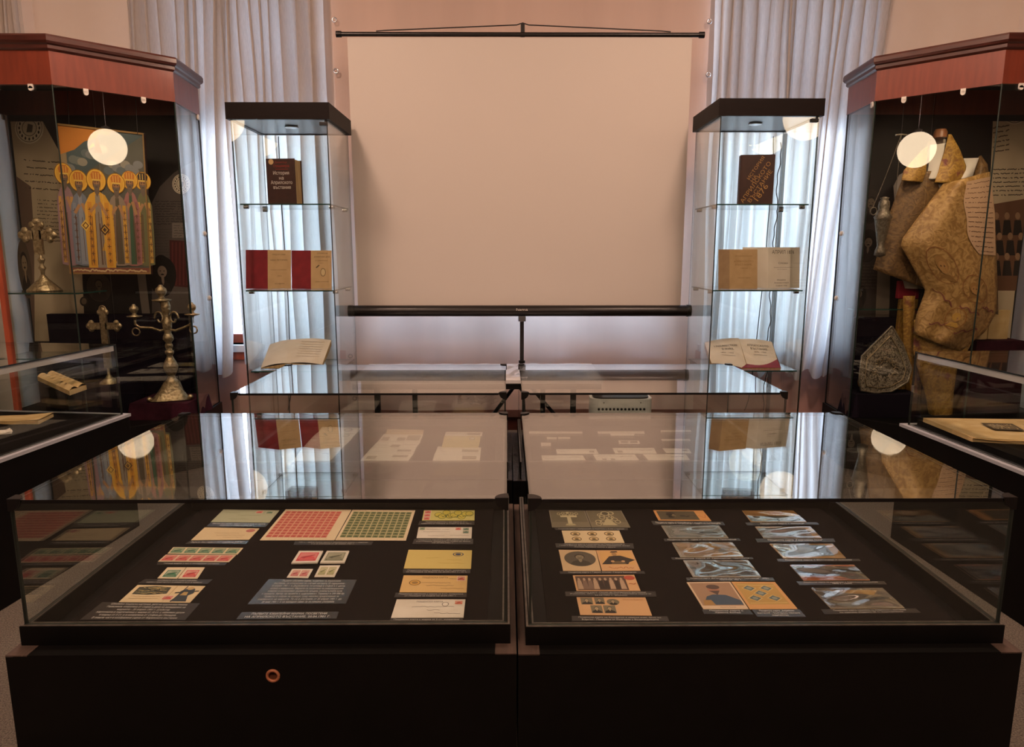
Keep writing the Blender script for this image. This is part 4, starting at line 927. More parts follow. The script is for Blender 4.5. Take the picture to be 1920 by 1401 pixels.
def tp2b(P): tp2(P); P.ell(.58, .57, .13, .11, '7a6448'); P.ell(.58, .57, .10, .09, 'cdb58a'); P.line([(.25, .45), (.4, .38)], .03, '5a4a38')
leafpair('booklet', 'open booklet with red cover and cream title page, left of two on the middle shelf', 461, 502, 546, 469, 540, 3.90, SZ[1], 'cover_red', 'booklet_tan', None, tp1)
leafpair('booklet', 'open booklet with red cover and stamped title page, right of two on the middle shelf', 547, 583, 622, 470, 540, 3.90, SZ[1], 'cover_red', 'booklet_tan', None, tp2b)
tp3 = titlepage([('Априлското', .2, .8, .15, .03), ('АПРИЛСКОТО', .15, .85, .28, .045), ('ВЪСТАНИЕ', .2, .8, .36, .045), ('1876', .4, .65, .46, .03), ('юбилейно издание', .3, .75, .70, .03)], '8a6a40')
leafpair('booklet', 'small tan booklet standing open in front of the pale one, right tower', 1347, 1368, 1420, 468, 541, 3.86, SZ[1], 'booklet_brown', 'booklet_tan', None, tp3)
tp4 = titlepage([('АПРИЛ 1876', .12, .82, .07, .09), ('Слово', .32, .62, .36, .05), ('произнесено на тържеството', .18, .75, .48, .02), ('в София', .3, .6, .53, .015), ('Издава', .28, .55, .78, .03), ('Военен отдел', .2, .65, .85, .03), ('София 1926', .25, .6, .92, .03)], '3a3026')
leafpair('booklet', 'pale open booklet headed with a year on the middle shelf, right tower', 1392, 1440, 1499, 464, 541, 3.95, SZ[1], 'paper', 'paper', None, tp4)
def open_book(label, L, Rr, yn, yf, zs, mat, pl, pr, cov):
    """L,Rr: page quads in pixels (TL,TR,BR,BL); near edge at depth yn, far edge at yf"""
    f = lambda q: [ony(*q[0], yf), ony(*q[1], yf), ony(*q[2], yn), ony(*q[3], yn)]
    a, b = f(L), f(Rr); c = (a[2]+b[3])/2
    t = thing('open_book', label, 'book', (c.x, c.y, zs))
    for q, nm, pt in ((a, 'page', pl), (b, 'page', pr)):
        def fn(u, v, q=q):
            p = q[0].lerp(q[1], u).lerp(q[3].lerp(q[2], u), v); return p+Vector((0, 0, .008*math.sin(PI*u)))
        lo = [Vector((p.x, p.y, max(zs+.004, p.z-.03))) for p in q]
        n = Vector((0, 0, 1))
        mb = MB().grid(lambda u, v: fn(u, 1-v), 8, 3)
        mb.add([p for p in q]+lo, [(0, 1, 5, 4)[::-1], (1, 2, 6, 5)[::-1], (2, 3, 7, 6)[::-1], (3, 0, 4, 7)[::-1]], 1)
        o = mb.build(nm, [mat, 'page_edge'], t)
        if pt:
            P = Paint(q, .0095); pt(P); P.done('print', o)
    lo = [a[0], b[1], b[2], a[3]]; MB().slab([Vector((p.x, p.y, max(zs+.005, p.z-.03))) for p in lo], .003, 0, None, Vector((0, 0, 1))).build('cover', cov, t)
    return t
def lines_p(n, c):
    def f(P):
        for k in range(n): P.scrib(.15, .15+.7*k/n, .85, c, .006, .01)
    return f
open_book('open book with blank left page on the lowest shelf of the left tower', [(506, 646), (559, 636), (541, 681), (489, 690)], [(559, 636), (621, 638), (604, 684), (541, 681)], 3.86, 4.10, SZ[2], 'paper', None, lines_p(7, 'a08c70'), 'leather_brown')
def ins(P):
    P.textq("L'INSURRECTION", (.22, .32), (.66, -.02), (0, -.07), '4a4238'); P.textq("D'AVRIL", (.42, .44), (.34, -.02), (0, -.07), '4a4238'); P.text('1876 - 1966', .36, .52, .72, .56, '5a5044'); P.scrib(.35, .64, .75, '6a6054', .004, .008)
def ins2(P):
    P.text('АПРИЛСКОТО', .18, .19, .82, .26, '4a4238'); P.text('ВЪСТАНИЕ', .26, .30, .76, .37, '4a4238'); P.text('1876 - 1966', .34, .42, .7, .46, '5a5044'); P.scrib(.3, .54, .7, '6a6054', .004, .008)
open_book('open book with printed titles on the lowest shelf of the right tower', [(1321, 642), (1385, 634), (1402, 693), (1334, 681)], [(1385, 636), (1447, 641), (1464, 696), (1402, 693)], 3.86, 4.10, SZ[2], 'paper', ins, ins2, 'cover_red')

# ================================================================== TALL CORNER CASES
def offs(poly, d):
    """inset a convex counter-clockwise polygon by d"""
    n = len(poly); out = []
    for i in range(n):
        p0, p1, p2 = Vector(poly[i-1]), Vector(poly[i]), Vector(poly[(i+1) % n])
        a, b = (p1-p0).normalized(), (p2-p1).normalized(); na, nb = Vector((-a.y, a.x)), Vector((-b.y, b.x))
        k = (na+nb); k = k/(k.dot(na)); out.append(tuple(p1+k*d))
    return out
def tall_case(label, ox, oy, mir, wood_left):
    t = thing('tall_case', label, 'display case', (ox, oy, 0)); T = Matrix.Translation((ox, oy, 0))
    poly = [(-.19, 0), (.19, 0), (.605, .41), (.565, .83), (-.605, .83), (-.605, .41)]
    if mir < 0: poly = [(-x, y) for x, y in poly][::-1]
    # cornice with stepped moulding
    m = MB(T)
    prof = [(0.004, 2.225), (0, 2.216), (0, 2.196), (.006, 2.186), (.014, 2.18), (.014, 2.165), (.02, 2.158), (.026, 2.156)]
    rings = [[(*p, z) for p in offs(poly, d)] for d, z in prof]
    n = len(poly)
    for a, b in zip(rings, rings[1:]):
        m.add(b+a, [(i, (i+1) % n, n+(i+1) % n, n+i) for i in range(n)])
    m.add(rings[0], [tuple(range(n))])
    m.build('cornice', 'mahogany_dark', t)
    f = MB(T); a, b = offs(poly, .026), offs(poly, .046)
    for i in range(n):
        j = (i+1) % n
        vs = [(*a[i], 2.005), (*a[j], 2.005), (*b[j], 2.005), (*b[i], 2.005), (*a[i], 2.157), (*a[j], 2.157), (*b[j], 2.157), (*b[i], 2.157)]
        f.add(vs, [(3, 2, 1, 0), (4, 5, 6, 7), (0, 1, 5, 4), (2, 3, 7, 6)])
    f.build('fascia', 'mahogany', t)
    MB(T).prism(offs(poly, .046), 2.14, 2.156).build('inner_ceiling', 'case_panel', t)
    MB(T).prism(offs(poly, .02), 0, .30).build('base_cabinet', 'black_laminate', t)
    g0, g1 = offs(poly, .030), offs(poly, .036)
    # glass on the five visible facets, panel at the back
    for i in range(n):
        j = (i+1) % n; p, q = Vector(poly[i]), Vector(poly[j])
        if abs(p.y-.83) < 1e-6 and abs(q.y-.83) < 1e-6:
            vs = [(*g0[i], .30), (*g0[j], .30), (*b[j], .30), (*b[i], .30), (*g0[i], 2.005), (*g0[j], 2.005), (*b[j], 2.005), (*b[i], 2.005)]
            MB(T).add(vs, [(3, 2, 1, 0), (4, 5, 6, 7), (0, 1, 5, 4), (2, 3, 7, 6), (1, 2, 6, 5), (3, 0, 4, 7)]).build('back_panel', 'case_panel', t)
            continue
        e = (q-p).normalized()*.0025
        A0, A1, B0, B1 = Vector(g0[i])+e, Vector(g0[j])-e, Vector(g1[i])+e, Vector(g1[j])-e
        vs = [(*A0, .30), (*A1, .30), (*B1, .30), (*B0, .30), (*A0, 2.005), (*A1, 2.005), (*B1, 2.005), (*B0, 2.005)]
        o = MB(T)
        for fc, mt in (((0, 1, 5, 4), 0), ((2, 3, 7, 6), 0), ((1, 2, 6, 5), 1), ((3, 0, 4, 7), 1), ((3, 2, 1, 0), 1), ((4, 5, 6, 7), 1)): o.add([vs[k] for k in fc], [(0, 1, 2, 3)], mt)
        o.build('glass_panel', ['case_glass', 'dark_edge'], t)
        # white nylon clips under the fascia and on the side edges
        d = (q-p); ks = (.25, .72) if (d.length > .3 and abs(d.x) > .1) else ((.5,) if abs(d.x) > .1 else ((.93,) if d.y*mir > 0 else (.07,)))
        nn = Vector((d.y, -d.x)).normalized()
        for k in ks:
            c = Vector(g0[i])+(Vector(g0[j])-Vector(g0[i]))*k+nn*.004
            MB(T).lathe([(.001, -.004), (.010, -.004), (.012, 0), (.010, .004), (.001, .004)], (0, 0, 0), 14).build('_', 'nylon_white') if False else None
            rot = T @ Matrix.Translation((c.x, c.y, 1.993)) @ Matrix.Rotation(math.atan2(d.y, d.x), 4, 'Z')
            MB(rot).box(-.011, .011, -.004, .004, -.006, .014).tube([(0, -.004, -.006), (0, .004, -.006)], .011, 14).build('glass_clip', 'nylon_white', t)
    for k in range(n):
        c = Vector(g0[k])
        if c.y < .6: MB(T).lathe([(.0035, .30), (.0035, 2.005)], (c.x, c.y, 0), 8).build('corner_joint', 'dark_green', t)
    # dark corner strip at the rear edge and a wooden post at the far front corner
    k = 3 if mir > 0 else (n-1-3)
    c = Vector(g0[k]); MB(T).box(c.x-.004, c.x+.004, c.y-.012, c.y-.004, .30, 2.005).build('rear_strip', 'black_plastic', t)
    for zc in (1.33, .95):
        MB(T @ Matrix.Translation((c.x, c.y-.045, zc))).ball((0, 0, 0), .014, 0, 10, 6, sz=1.2).build('glass_clip', 'nylon_white', t)
    c = Vector(g0[0] if mir > 0 else g0[n-1]); MB(T).box(c.x-.014, c.x+.010, c.y-.004, c.y+.022, .30, 2.005).build('corner_post', 'wood_orange', t)
    return t
LX, LY, RX, RY = -2.33, 3.483, 2.515, 3.433
tall_case('tall mahogany glass case in the left corner, holding the painted icon', LX, LY, 1, True)
tall_case('tall mahogany glass case in the right corner, holding the gold vestment', RX, RY, -1, True)
# lamps inside the cases, up behind the fascia
for ox, oy, e in ((LX+.18, LY+.10, 13), (RX-.18, RY+.10, 14)):
    lamp('case_lamp_light', 'SPOT', (ox, oy, 2.12), e, (1, .72, .46), .05, (math.radians(28), 0, 0), math.radians(115), .8)

# --- printed backdrops
def backdrop(name, label, X0, X1, Z0, Z1, Y, paint):
    q = [Vector((X0, Y, Z1)), Vector((X1, Y, Z1)), Vector((X1, Y, Z0)), Vector((X0, Y, Z0))]
    o = tag(MB().slab(q, .006).build(name, 'case_panel'), label, 'print')
    P = Paint(q, 4e-4)
    def uv(x, y): p = ony(x, y, Y); return ((p.x-X0)/(X1-X0), (Z1-p.z)/(Z1-Z0))
    P.uv = uv; paint(P); P.done('print', o)
    return o
def pxpoly(P, pts, c): pts = [(min(max(u, .002), .998), min(max(v, .002), .998)) for u, v in (P.uv(*p) for p in pts)]; P.poly(pts[::-1], c)
def pxell(P, x, y, rx, ry, c, n=26): pxpoly(P, [(x+rx*math.cos(2*PI*i/n), y+ry*math.sin(2*PI*i/n)) for i in range(n)], c)
def pxlines(P, x0, x1, y0, y1, n, c, w=.004, tilt=0):
    for k in range(n):
        y = y0+(y1-y0)*k/max(1, n-1); u0, v0 = P.uv(x0, y); u1, v1 = P.uv(x1, y+tilt); m = max(12, int(abs(x1-x0)*.8)); pts = []
        for i in range(m+1):
            if R.random() < .12:
                if len(pts) > 1: P.line(pts, w, c); P.h -= P.STEP
                pts = []
            else: pts.append((u0+(u1-u0)*i/m, v0+(v1-v0)*i/m+R.uniform(-.6, .6)*w))
        if len(pts) > 1: P.line(pts, w, c)
def pxport(P, x0, y0, x1, y1, *a, **k):
    u0, v0 = P.uv(x0, y0); u1, v1 = P.uv(x1, y1); P.portrait(u0, v0, u1, v1, *a, **k)
def seal(P, x, y, r):
    pxell(P, x, y, r, r*1.1, 'd8ceb6'); pxell(P, x, y, r*.9, r, '6b6152'); pxell(P, x, y, r*.86, r*.95, 'd8ceb6'); pxell(P, x, y, r*.52, r*.58, '6b6152'); pxell(P, x, y, r*.47, r*.53, 'cfc4aa')
    for k in range(16):
        a = 2*PI*k/16; pxell(P, x+r*.7*math.cos(a), y+r*.77*math.sin(a), r*.07, r*.12, '4a4238', 6)
    pxpoly(P, [(x-r*.2, y+r*.3), (x+r*.2, y+r*.3), (x+r*.25, y-r*.2), (x-r*.1, y-r*.3)], '574d40')
def bd_left(P):
    pxpoly(P, [(18, 215), (80, 225), (120, 300), (150, 420), (160, 640), (18, 640)], 'b3a48a')
    pxpoly(P, [(30, 330), (58, 350), (64, 440), (55, 640), (30, 640)], '6a574a')
    seal(P, 55, 240, 27); pxlines(P, 45, 130, 300, 352, 5, '4a4034', .0036, 6); pxlines(P, 70, 130, 375, 450, 12, '5a4e40', .003, 3)
    pxport(P, 28, 450, 66, 560, '57493c', '2e2620', '8a7860', '2a221c', True)
    pxpoly(P, [(285, 380), (300, 350), (325, 325), (345, 312), (385, 300), (390, 640), (285, 640)], '57504a')
    seal(P, 340, 345, 17); pxlines(P, 290, 352, 378, 420, 10, '3a342f', .003); pxlines(P, 290, 340, 430, 500, 14, '4a433c', .002)
    pxpoly(P, [(323, 418), (352, 418), (352, 446), (323, 446)], '7b736a'); pxlines(P, 326, 350, 423, 442, 5, '4a433c', .002)
    pxpoly(P, [(318, 450), (358, 453), (360, 540), (320, 536)], '4a1d1c')
    for k in range(5): pxpoly(P, [(322+7*k, 454), (325+7*k, 454), (325+7*k, 535), (322+7*k, 535)], '5e2a26')
    pxell(P, 305, 517, 26, 36, '16120f'); pxport(P, 280, 478, 330, 556, '16120f', '241e1b', '8a7868', '15100e', True)
    pxport(P, 160, 512, 212, 566, '3c332c', '2a231e', '5e5042', '251f1a', True); pxell(P, 158, 565, 8, 9, '2a241f'); pxell(P, 158, 565, 5, 6, '6a5c4c')
    pxpoly(P, [(252, 470), (268, 470), (283, 600), (268, 600)], '7a7066')
backdrop('printed_backdrop', 'dark printed backdrop with seal, handwriting and oval portraits behind the icon', LX-.55, LX+.52, .5, 1.97, LY+.77, bd_left)
def bd_right(P):
    pxpoly(P, [(1868, 170), (1945, 160), (1945, 640), (1850, 640), (1855, 380)], 'c4b498')
    seal(P, 1902, 205, 26); pxlines(P, 1862, 1892, 240, 285, 6, '5a4e40', .004, -5)
    for k in range(7): pxlines(P, 1862, 1930, 318+8*k, 318+8*k, 1, '3a332a', .0034, -1)
    pxpoly(P, [(1850, 385), (1945, 372), (1945, 545), (1860, 545)], '6b4a34')
    for i in range(3):
        for j in range(4):
            x, y = 1868+20*j+6*(i % 2), 405+38*i
            pxpoly(P, [(x-9, y+36), (x+9, y+36), (x+6, y+8), (x-6, y+8)], '241b17'); pxell(P, x, y, 5, 7, '9a7a5e', 10)
    pxpoly(P, [(1610, 385), (1655, 400), (1660, 640), (1600, 640)], '39322e')
    pxport(P, 1610, 430, 1645, 492, '1f1a17', '2a241f', '6a5e50', '15110e', True); pxport(P, 1598, 532, 1622, 580, '1f1a17', '2a241f', '5e5244', '15110e', True)
    pxport(P, 1616, 355, 1648, 420, '26201c', '1c1714', '544a3e', '15110e', True)
    pxlines(P, 1612, 1660, 498, 540, 8, '574e45', .002); pxpoly(P, [(1650, 400), (1672, 400), (1666, 620), (1640, 620)], '7d7264')
    pxlines(P, 1700, 1735, 420, 520, 12, '4a4038', .002)
backdrop('printed_backdrop', 'dark printed backdrop with group photograph and seal behind the gold vestment', RX-.52, RX+.55, .5, 1.97, RY+.77, bd_right)

# --- icon
YI = 3.98
iq = [ony(106, 231, YI), ony(270, 250, YI+.03), ony(284, 514, YI+.03), ony(132, 514, YI)]
ic = tag(MB().slab(iq, .02).build('painted_icon', 'mahogany_dark'), 'painted icon of a row of haloed robed figures under a cloudy sky', 'icon')
P = Paint(iq, 4e-4)
P.rect(0, 0, 1, 1, '57574f'); P.rect(.01, .01, .99, .40, '48565a'); P.poly([(.01, .34), (.01, .01), (.62, .01), (.56, .08), (.40, .13), (.30, .22), (.14, .24)], '8c7a5e'); P.poly([(.01, .20), (.01, .01), (.50, .01), (.44, .07), (.30, .10), (.18, .16)], 'b5732e')
for k in range(18): P.ell(.06+.05*k, .28-.016*k+.025*math.sin(k*2.1)+(.014*k if k > 9 else 0), .06, .028, R.choice(['8a867a', '76787a', '6a706e', '5c666a']), 12)
P.poly([(.40, .17), (.50, .165), (.47, .10), (.43, .10)], '8c3a34'); P.poly([(.34, .15), (.42, .12), (.40, .10)], 'c8a050'); P.ell(.45, .092, .02, .016, '6b4a34')
P.rect(.01, .80, .99, .90, '6a5e4c')
def saint(u, v, robe, trim, wide=.12, hal=.112, dark='5e4230', inner=None, crown='b8702e', bot=.93):
    hr = hal*.66
    P.ell(u, v, hal, hr, '8a5e1c'); P.ell(u, v, hal*.93, hr*.93, 'dcae44'); P.ell(u, v, hal*.80, hr*.80, 'd2a03c')
    P.poly([(u-wide, bot), (u-wide*.3, bot+.012), (u+wide*.3, bot+.012), (u+wide, bot), (u+wide*1.05, .72), (u+wide*.95, v+.17), (u+wide*.55, v+.10), (u+.02, v+.075), (u-.02, v+.075), (u-wide*.55, v+.10), (u-wide*.95, v+.17), (u-wide*1.05, .72)][::-1], robe)
    if inner: P.poly([(u-wide*.34, bot), (u+wide*.34, bot), (u+wide*.26, v+.30), (u+wide*.16, v+.10), (u-wide*.16, v+.10), (u-wide*.26, v+.30)][::-1], inner)
    for d in (-.62, .62):
        x = u+d*wide; P.poly([(x-wide*.2, bot-.01), (x+wide*.2, bot-.01), (x+wide*.15, v+.15), (x-wide*.15, v+.15)][::-1], trim)
        for k in range(8):
            y = v+.20+(bot-.05-v-.20)*k/7; P.rect(x-.022, y, x+.022, y+.004, dark); P.rect(x-.004, y-.012, x+.004, y+.016, dark)
    for k in range(7):
        f = R.uniform(-.9, .9); P.line([(u+f*wide*.85, v+R.uniform(.2, .3)), (u+f*wide, bot-.02)], .0035, dark)
    P.ell(u, v+.025, .046, .038, dark); P.ell(u, v+.018, .036, .026, '8f6a4a')
    P.poly([(u-.036, v+.028), (u+.036, v+.028), (u+.026, v+.085), (u, v+.115), (u-.026, v+.085)][::-1], '6a5c50')
    for d in (-.014, .014): P.ell(u+d, v+.013, .007, .004, '2a1c14', 8)
    P.rect(u-.004, v+.012, u+.004, v+.03, 'a87f58'); P.rect(u-.014, v+.045, u+.014, v+.049, '3a2a20')
    P.poly([(u-.05, v-.002), (u+.05, v-.002), (u+.062, v-.035), (u+.035, v-.058), (u-.035, v-.058), (u-.062, v-.035)][::-1], crown); P.rect(u-.05, v-.006, u+.05, v+.004, 'd8b458')
    for d in (-.03, 0, .03): P.rect(u+d-.004, v-.05, u+d+.004, v-.008, 'd8b458')
    P.line([(u-wide*.6, v+.22), (u-.01, v+.16)], .02, 'a87f58'); P.line([(u+wide*.6, v+.24), (u+.02, v+.15)], .02, 'a87f58')
saint(.955, .335, '6a6a4a', 'c09a4c', .10, .10, crown='3a302a')
saint(.03, .325, '8c7076', 'b58a4a', .11, .11)
saint(.80, .335, '9a6a66', '8a5a5a', .10, .10, inner='3f5a44')
saint(.20, .365, '6f7684', '7d8490', .12, .112, inner='878d98')
saint(.64, .365, '8a7a6c', 'c8983a', .125, .108, inner='57503f')
saint(.41, .352, 'd0a03c', 'c48a30', .165, .118, inner='8f8578', bot=.955)
for u, v in ((.245, .665), (.47, .69)):
    c = ('d8b458', '6b4426') if u < .3 else ('4a3420', 'c8a04c')
    P.poly([(u+.06, v), (u, v-.04), (u-.06, v), (u, v+.04)][::-1], c[0]); P.poly([(u+.04, v), (u, v-.026), (u-.04, v), (u, v+.026)][::-1], c[1]); P.poly([(u+.025, v), (u, v-.016), (u-.025, v), (u, v+.016)][::-1], c[0])
P.rect(.01, .955, .99, .992, '7a4a3c'); P.scrib(.05, .974, .95, 'c9b083', .008, .01, 70)
for a_ in ((0, 0, 1, .012), (0, .988, 1, 1), (0, 0, .015, 1), (.985, 0, 1, 1)): P.rect(*a_, '8a6a3c')
P.done('print', ic)
for x0, y0 in ((130, 238), (258, 252)):
    a = ony(x0, y0, YI+.02); tag(MB().tube([a, (a.x, a.y+.02, 2.14)], .0015, 5).build('hanging_cord', 'wire_dark'), 'thin dark cord holding the %s corner of the icon' % ('left' if x0 < 200 else 'right'), 'cord')

# --- glass shelf, crosses, candelabrum
zsh = ony(85, 546, 3.86).z
tag(MB().pane(LX-.40, LX+.08, 3.70, 3.97, zsh-.008, zsh, 'z').build('glass_shelf', ['case_glass', 'green_edge']), 'glass shelf in the left tall case carrying the standing cross', 'shelf')
def cross_pl(mb, c, h, w, hb, t, th):
    """flat cross with trefoil ends; c = bottom centre"""
    x, y, z = c
    mb.box(x-t/2, x+t/2, y-th/2, y+th/2, z, z+h); mb.box(x-w/2, x+w/2, y-th/2, y+th/2, z+hb-t/2, z+hb+t/2)
    for ex, ez in ((-w/2, hb), (w/2, hb), (0, h)):
        dx, dz = (1 if ex > 0 else -1 if ex < 0 else 0), (1 if ex == 0 else 0)
        for a, b in ((0, 0), (-.7, .8), (-.7, -.8)):
            cx = x+ex+dx*a*t*.6+(0 if dx else b*t*.6); cz = z+ez+dz*a*t*.6+(b*t*.6 if dx else 0)
            mb.ball((cx, y, cz), t*.45, 0, 10, 6, sy=.6)
    mb.box(x-t*.32, x+t*.32, y-th*.8, y+th*.8, z+hb-t*.55, z+hb+t*.55)
    return mb
Yc = 3.86; p = ony(84, 545, Yc); px = .93*Yc/FPX
t = thing('standing_cross', 'ornate silver cross on a cone foot, standing on the glass shelf', 'cross', (p.x, Yc, zsh+.001))
MB().lathe([(.001, 0), (31*px, 0), (30*px, 3*px), (20*px, 13*px), (9*px, 24*px), (5*px, 30*px), (3*px, 32*px)], (p.x, Yc, zsh+.001), 24).build('foot', 'silver', t)
MB().lathe([(3*px, 30*px), (4*px, 40*px), (7*px, 46*px), (3*px, 52*px), (5*px, 58*px), (7*px, 62*px), (3*px, 68*px), (4*px, 76*px)], (p.x, Yc, zsh), 14).build('stem', 'silver', t)
cross_pl(MB(), (p.x-2*px, Yc, zsh+72*px), 64*px, 62*px, 38*px, 17*px, .016).build('cross_head', 'silver', t)
Yd = 3.86; p = ony(203, 690, Yd); px = 1.02*Yd/FPX
t = thing('altar_cross', 'tall silver altar cross standing left of the candelabrum', 'cross', (p.x, Yd, .50))
cross_pl(MB(), (p.x, Yd, p.z), 108*px, 56*px, 78*px, 12*px, .016).build('cross_body', 'silver', t)
MB().tube([(p.x-.012*math.cos(a/8*PI)*1.6, Yd, p.z+108*px+.022*math.sin(a/8*PI)) for a in range(9)], .003, 6).build('crown_arch', 'silver', t)
MB().lathe([(.05, 0), (.048, .008), (.02, .03), (.008, .05), (.008, p.z-.5+.01)], (p.x, Yd, .50), 16).build('stand', 'silver', t)
# draped plinths
def plinth(label, x0, x1, y0, y1, z0, z1, mat):
    def side(u, v):
        a = u*4; k = int(a) % 4; f = a-int(a); c = [(x0, y0), (x1, y0), (x1, y1), (x0, y1), (x0, y0)]
        x, y = c[k][0]+(c[k+1][0]-c[k][0])*f, c[k][1]+(c[k+1][1]-c[k][1])*f
        mx, my = (x0+x1)/2, (y0+y1)/2; s = 1+.10*(1-v)+.035*(1-v)*math.sin(u*70)
        return (mx+(x-mx)*s, my+(y-my)*s, z0+(z1-z0)*v)
    o = MB().grid(side, 64, 6).box(x0, x1, y0, y1, z1-.012, z1).build('draped_plinth', mat)
    return tag(o, label, 'plinth')
Ye = 3.93; p = ony(320, 748, Ye); px = 1.02*Ye/FPX; zc0 = p.z
plinth('purple draped plinth under the candelabrum', p.x-.17, p.x+.15, Ye-.12, Ye+.16, .302, zc0-.001, 'purple_cloth')
plinth('dark draped plinth under the altar cross', -2.46, -2.14, 3.74, 4.05, .302, .499, 'black_cloth')
t = thing('candelabrum', 'ornate silver candelabrum with side arms on a purple plinth', 'candelabrum', (p.x, Ye, zc0))
hh = lambda y: (748-y)*px
X0 = ony(316, 640, Ye).x
prof = [(748-718, 12), (33, 14), (37, 9), (43, 6), (48, 9), (54, 12), (62, 14), (70, 11), (77, 7), (82, 5), (86, 8), (90, 8), (93, 5), (98, 7), (102, 7), (106, 5), (112, 10), (118, 9), (124, 6), (132, 8), (142, 9), (150, 6), (156, 5), (164, 8), (174, 9), (184, 6)]
MB().lathe([(r*px*.95, h*px) for h, r in prof], (X0, Ye, zc0), 18).build('stem', 'silver', t)
ft = MB()
def foot(u, v):
    a = 2*PI*u; r = (36-22*v**.55)*(1+.16*math.cos(3*a+.4)*(1-v)); return (p.x+(X0-p.x)*v+r*px*math.cos(a), Ye+r*px*math.sin(a)*.9, zc0+.004+hh(716)*v)
ft.grid(foot, 36, 8)
for k in range(3):
    a = (2*PI*k-.4)/3; ft.ball((p.x+40*px*math.cos(a), Ye+36*px*math.sin(a), zc0+5*px), 5*px, 0, 10, 6)
ft.build('foot', 'silver', t)
def cup(parent, x, y, z, s, name='candle_cup'):
    return MB().lathe([(3, 0), (4, 4), (16, 7), (17, 9), (6, 11), (4, 15), (8, 19), (10, 24), (9, 29), (4, 33), (3, 36)], (0, 0, 0), 18) and MB(Matrix.Translation((x, y, z)) @ Matrix.Scale(s*px, 4)).lathe([(3, 0), (4, 4), (16, 7), (17, 9), (6, 11), (4, 15), (8, 19), (10, 24), (9, 29), (4, 33), (3, 36)], (0, 0, 0), 18).build(name, 'silver', parent)
cup(t, X0-6*px, Ye, zc0+hh(572), 1.0)
for sgn, xe, yz in ((-1, 253, 600), (1, 361, 596)):
    e = ony(xe, yz, Ye); am = MB()
    b = Vector((X0, Ye, zc0+hh(617)))
    pts = [b, b+Vector((sgn*14*px, 0, -3*px)), b+Vector((sgn*28*px, 0, 2*px)), Vector((e.x-sgn*8*px, Ye, e.z-14*px)), Vector((e.x, Ye, e.z-8*px)), Vector((e.x, Ye, e.z+2*px))]
    am.tube(pts, 2.4*px, 8)
    c = Vector((X0+sgn*13*px, Ye, zc0+hh(597)))
    am.tube([c+Vector((sgn*math.cos(a*.5)*9*px*(1-a*.05), 0, math.sin(a*.5)*14*px*(1-a*.05))) for a in range(13)], 2*px, 6)
    am.tube([Vector((e.x+7*px*math.cos(a*PI/6), Ye, e.z-22*px+7*px*math.sin(a*PI/6))) for a in range(13)], 1.4*px, 6, cap=False)
    o = am.build('arm', 'silver', t); cup(o, e.x, Ye, e.z, .8)
# black cloth lining the lower part of the cases
tag(MB().box(LX-.40, LX+.42, LY+.68, LY+.72, .302, .86).build('cloth_screen', 'black_cloth'), 'low black cloth-covered screen behind the candelabrum', 'screen')

# ================================================================== RIGHT CASE CONTENTS
YV = 3.95
def V(x, y, dy=0): return ony(x, y, YV+dy)
mq = thing('dress_form', 'dress form with wooden neck cap inside the right tall case', 'mannequin', (V(1775, 700).x, YV+.1, .302))
nx = V(1762, 262, .06)
MB().lathe([(.036, 0), (.034, .03), (.026, .045)], (nx.x, nx.y, nx.z+.01), 18).build('neck_cap', 'neck_wood', mq)
zsho = V(1770, 330).z; cxm = V(1775, 330).x
MB().lathe([(.10, -.62), (.16, -.45), (.17, -.30), (.20, -.14), (.215, -.04), (.19, .02), (.11, .07), (.055, .11), (.045, nx.z-zsho+.01)], (cxm, YV+.12, zsho), 24, sy=.55).build('torso', 'linen_grey', mq)
MB().tube([(cxm, YV+.12, .302), (cxm, YV+.12, zsho-.6)], .016, 10).build('stand', 'black_plastic', mq)
MB().lathe([(.045, 0), (.045, .015), (.03, .03)], (cxm, YV+.12, .302), 20).build('stand_foot', 'black_plastic', mq)
vs = thing('gold_vestment', 'gold brocade priest vestment draped over the dress form', 'vestment', (cxm, YV, .5))
def drape(name, left, right, mat, dy, bulge, folds, parent):
    """cloth between two pixel outlines (left/right edge, top to bottom)"""
    def lerp(L, v):
        a = v*(len(L)-1); k = min(int(a), len(L)-2); f = a-k; return (L[k][0]+(L[k+1][0]-L[k][0])*f, L[k][1]+(L[k+1][1]-L[k][1])*f)
    def fn(u, v):
        l, r = lerp(left, v), lerp(right, v); x, y = l[0]+(r[0]-l[0])*u, l[1]+(r[1]-l[1])*u
        return ony(x, y, YV+dy-bulge*math.sin(PI*u)+.012*math.sin(folds*PI*u+3*v)*(.3+.7*v))
    o = MB().grid(lambda u, v: fn(u, 1-v), 26, 26).build(name, mat, parent)
    s = o.modifiers.new('thick', 'SOLIDIFY'); s.thickness = .004
    return o, fn
drape('cape', [(1700, 322), (1688, 345), (1668, 400), (1650, 460), (1637, 505)], [(1850, 318), (1862, 380), (1868, 460), (1871, 540), (1872, 590)], 'brocade_brown', .05, .05, 5, vs)
pbr('shirt_linen', 'd8d2c8', .8)
drape('shirt_front', [(1744, 272), (1742, 300), (1738, 336)], [(1776, 268), (1770, 300), (1762, 336)], 'shirt_linen', .012, .008, 1, vs)
drape('shirt_sleeve', [(1806, 297), (1802, 315), (1796, 336)], [(1836, 296), (1830, 312), (1824, 332)], 'shirt_linen', -.008, .012, 1, vs)
drape('collar', [(1728, 282), (1712, 300), (1694, 320), (1690, 338)], [(1740, 274), (1738, 300), (1736, 325), (1730, 342)], 'brocade_gold', .0, .01, 1, vs)
drape('collar', [(1778, 252), (1772, 280), (1762, 310), (1752, 342)], [(1784, 252), (1800, 280), (1812, 312), (1806, 345)], 'brocade_gold', -.01, .012, 1, vs)
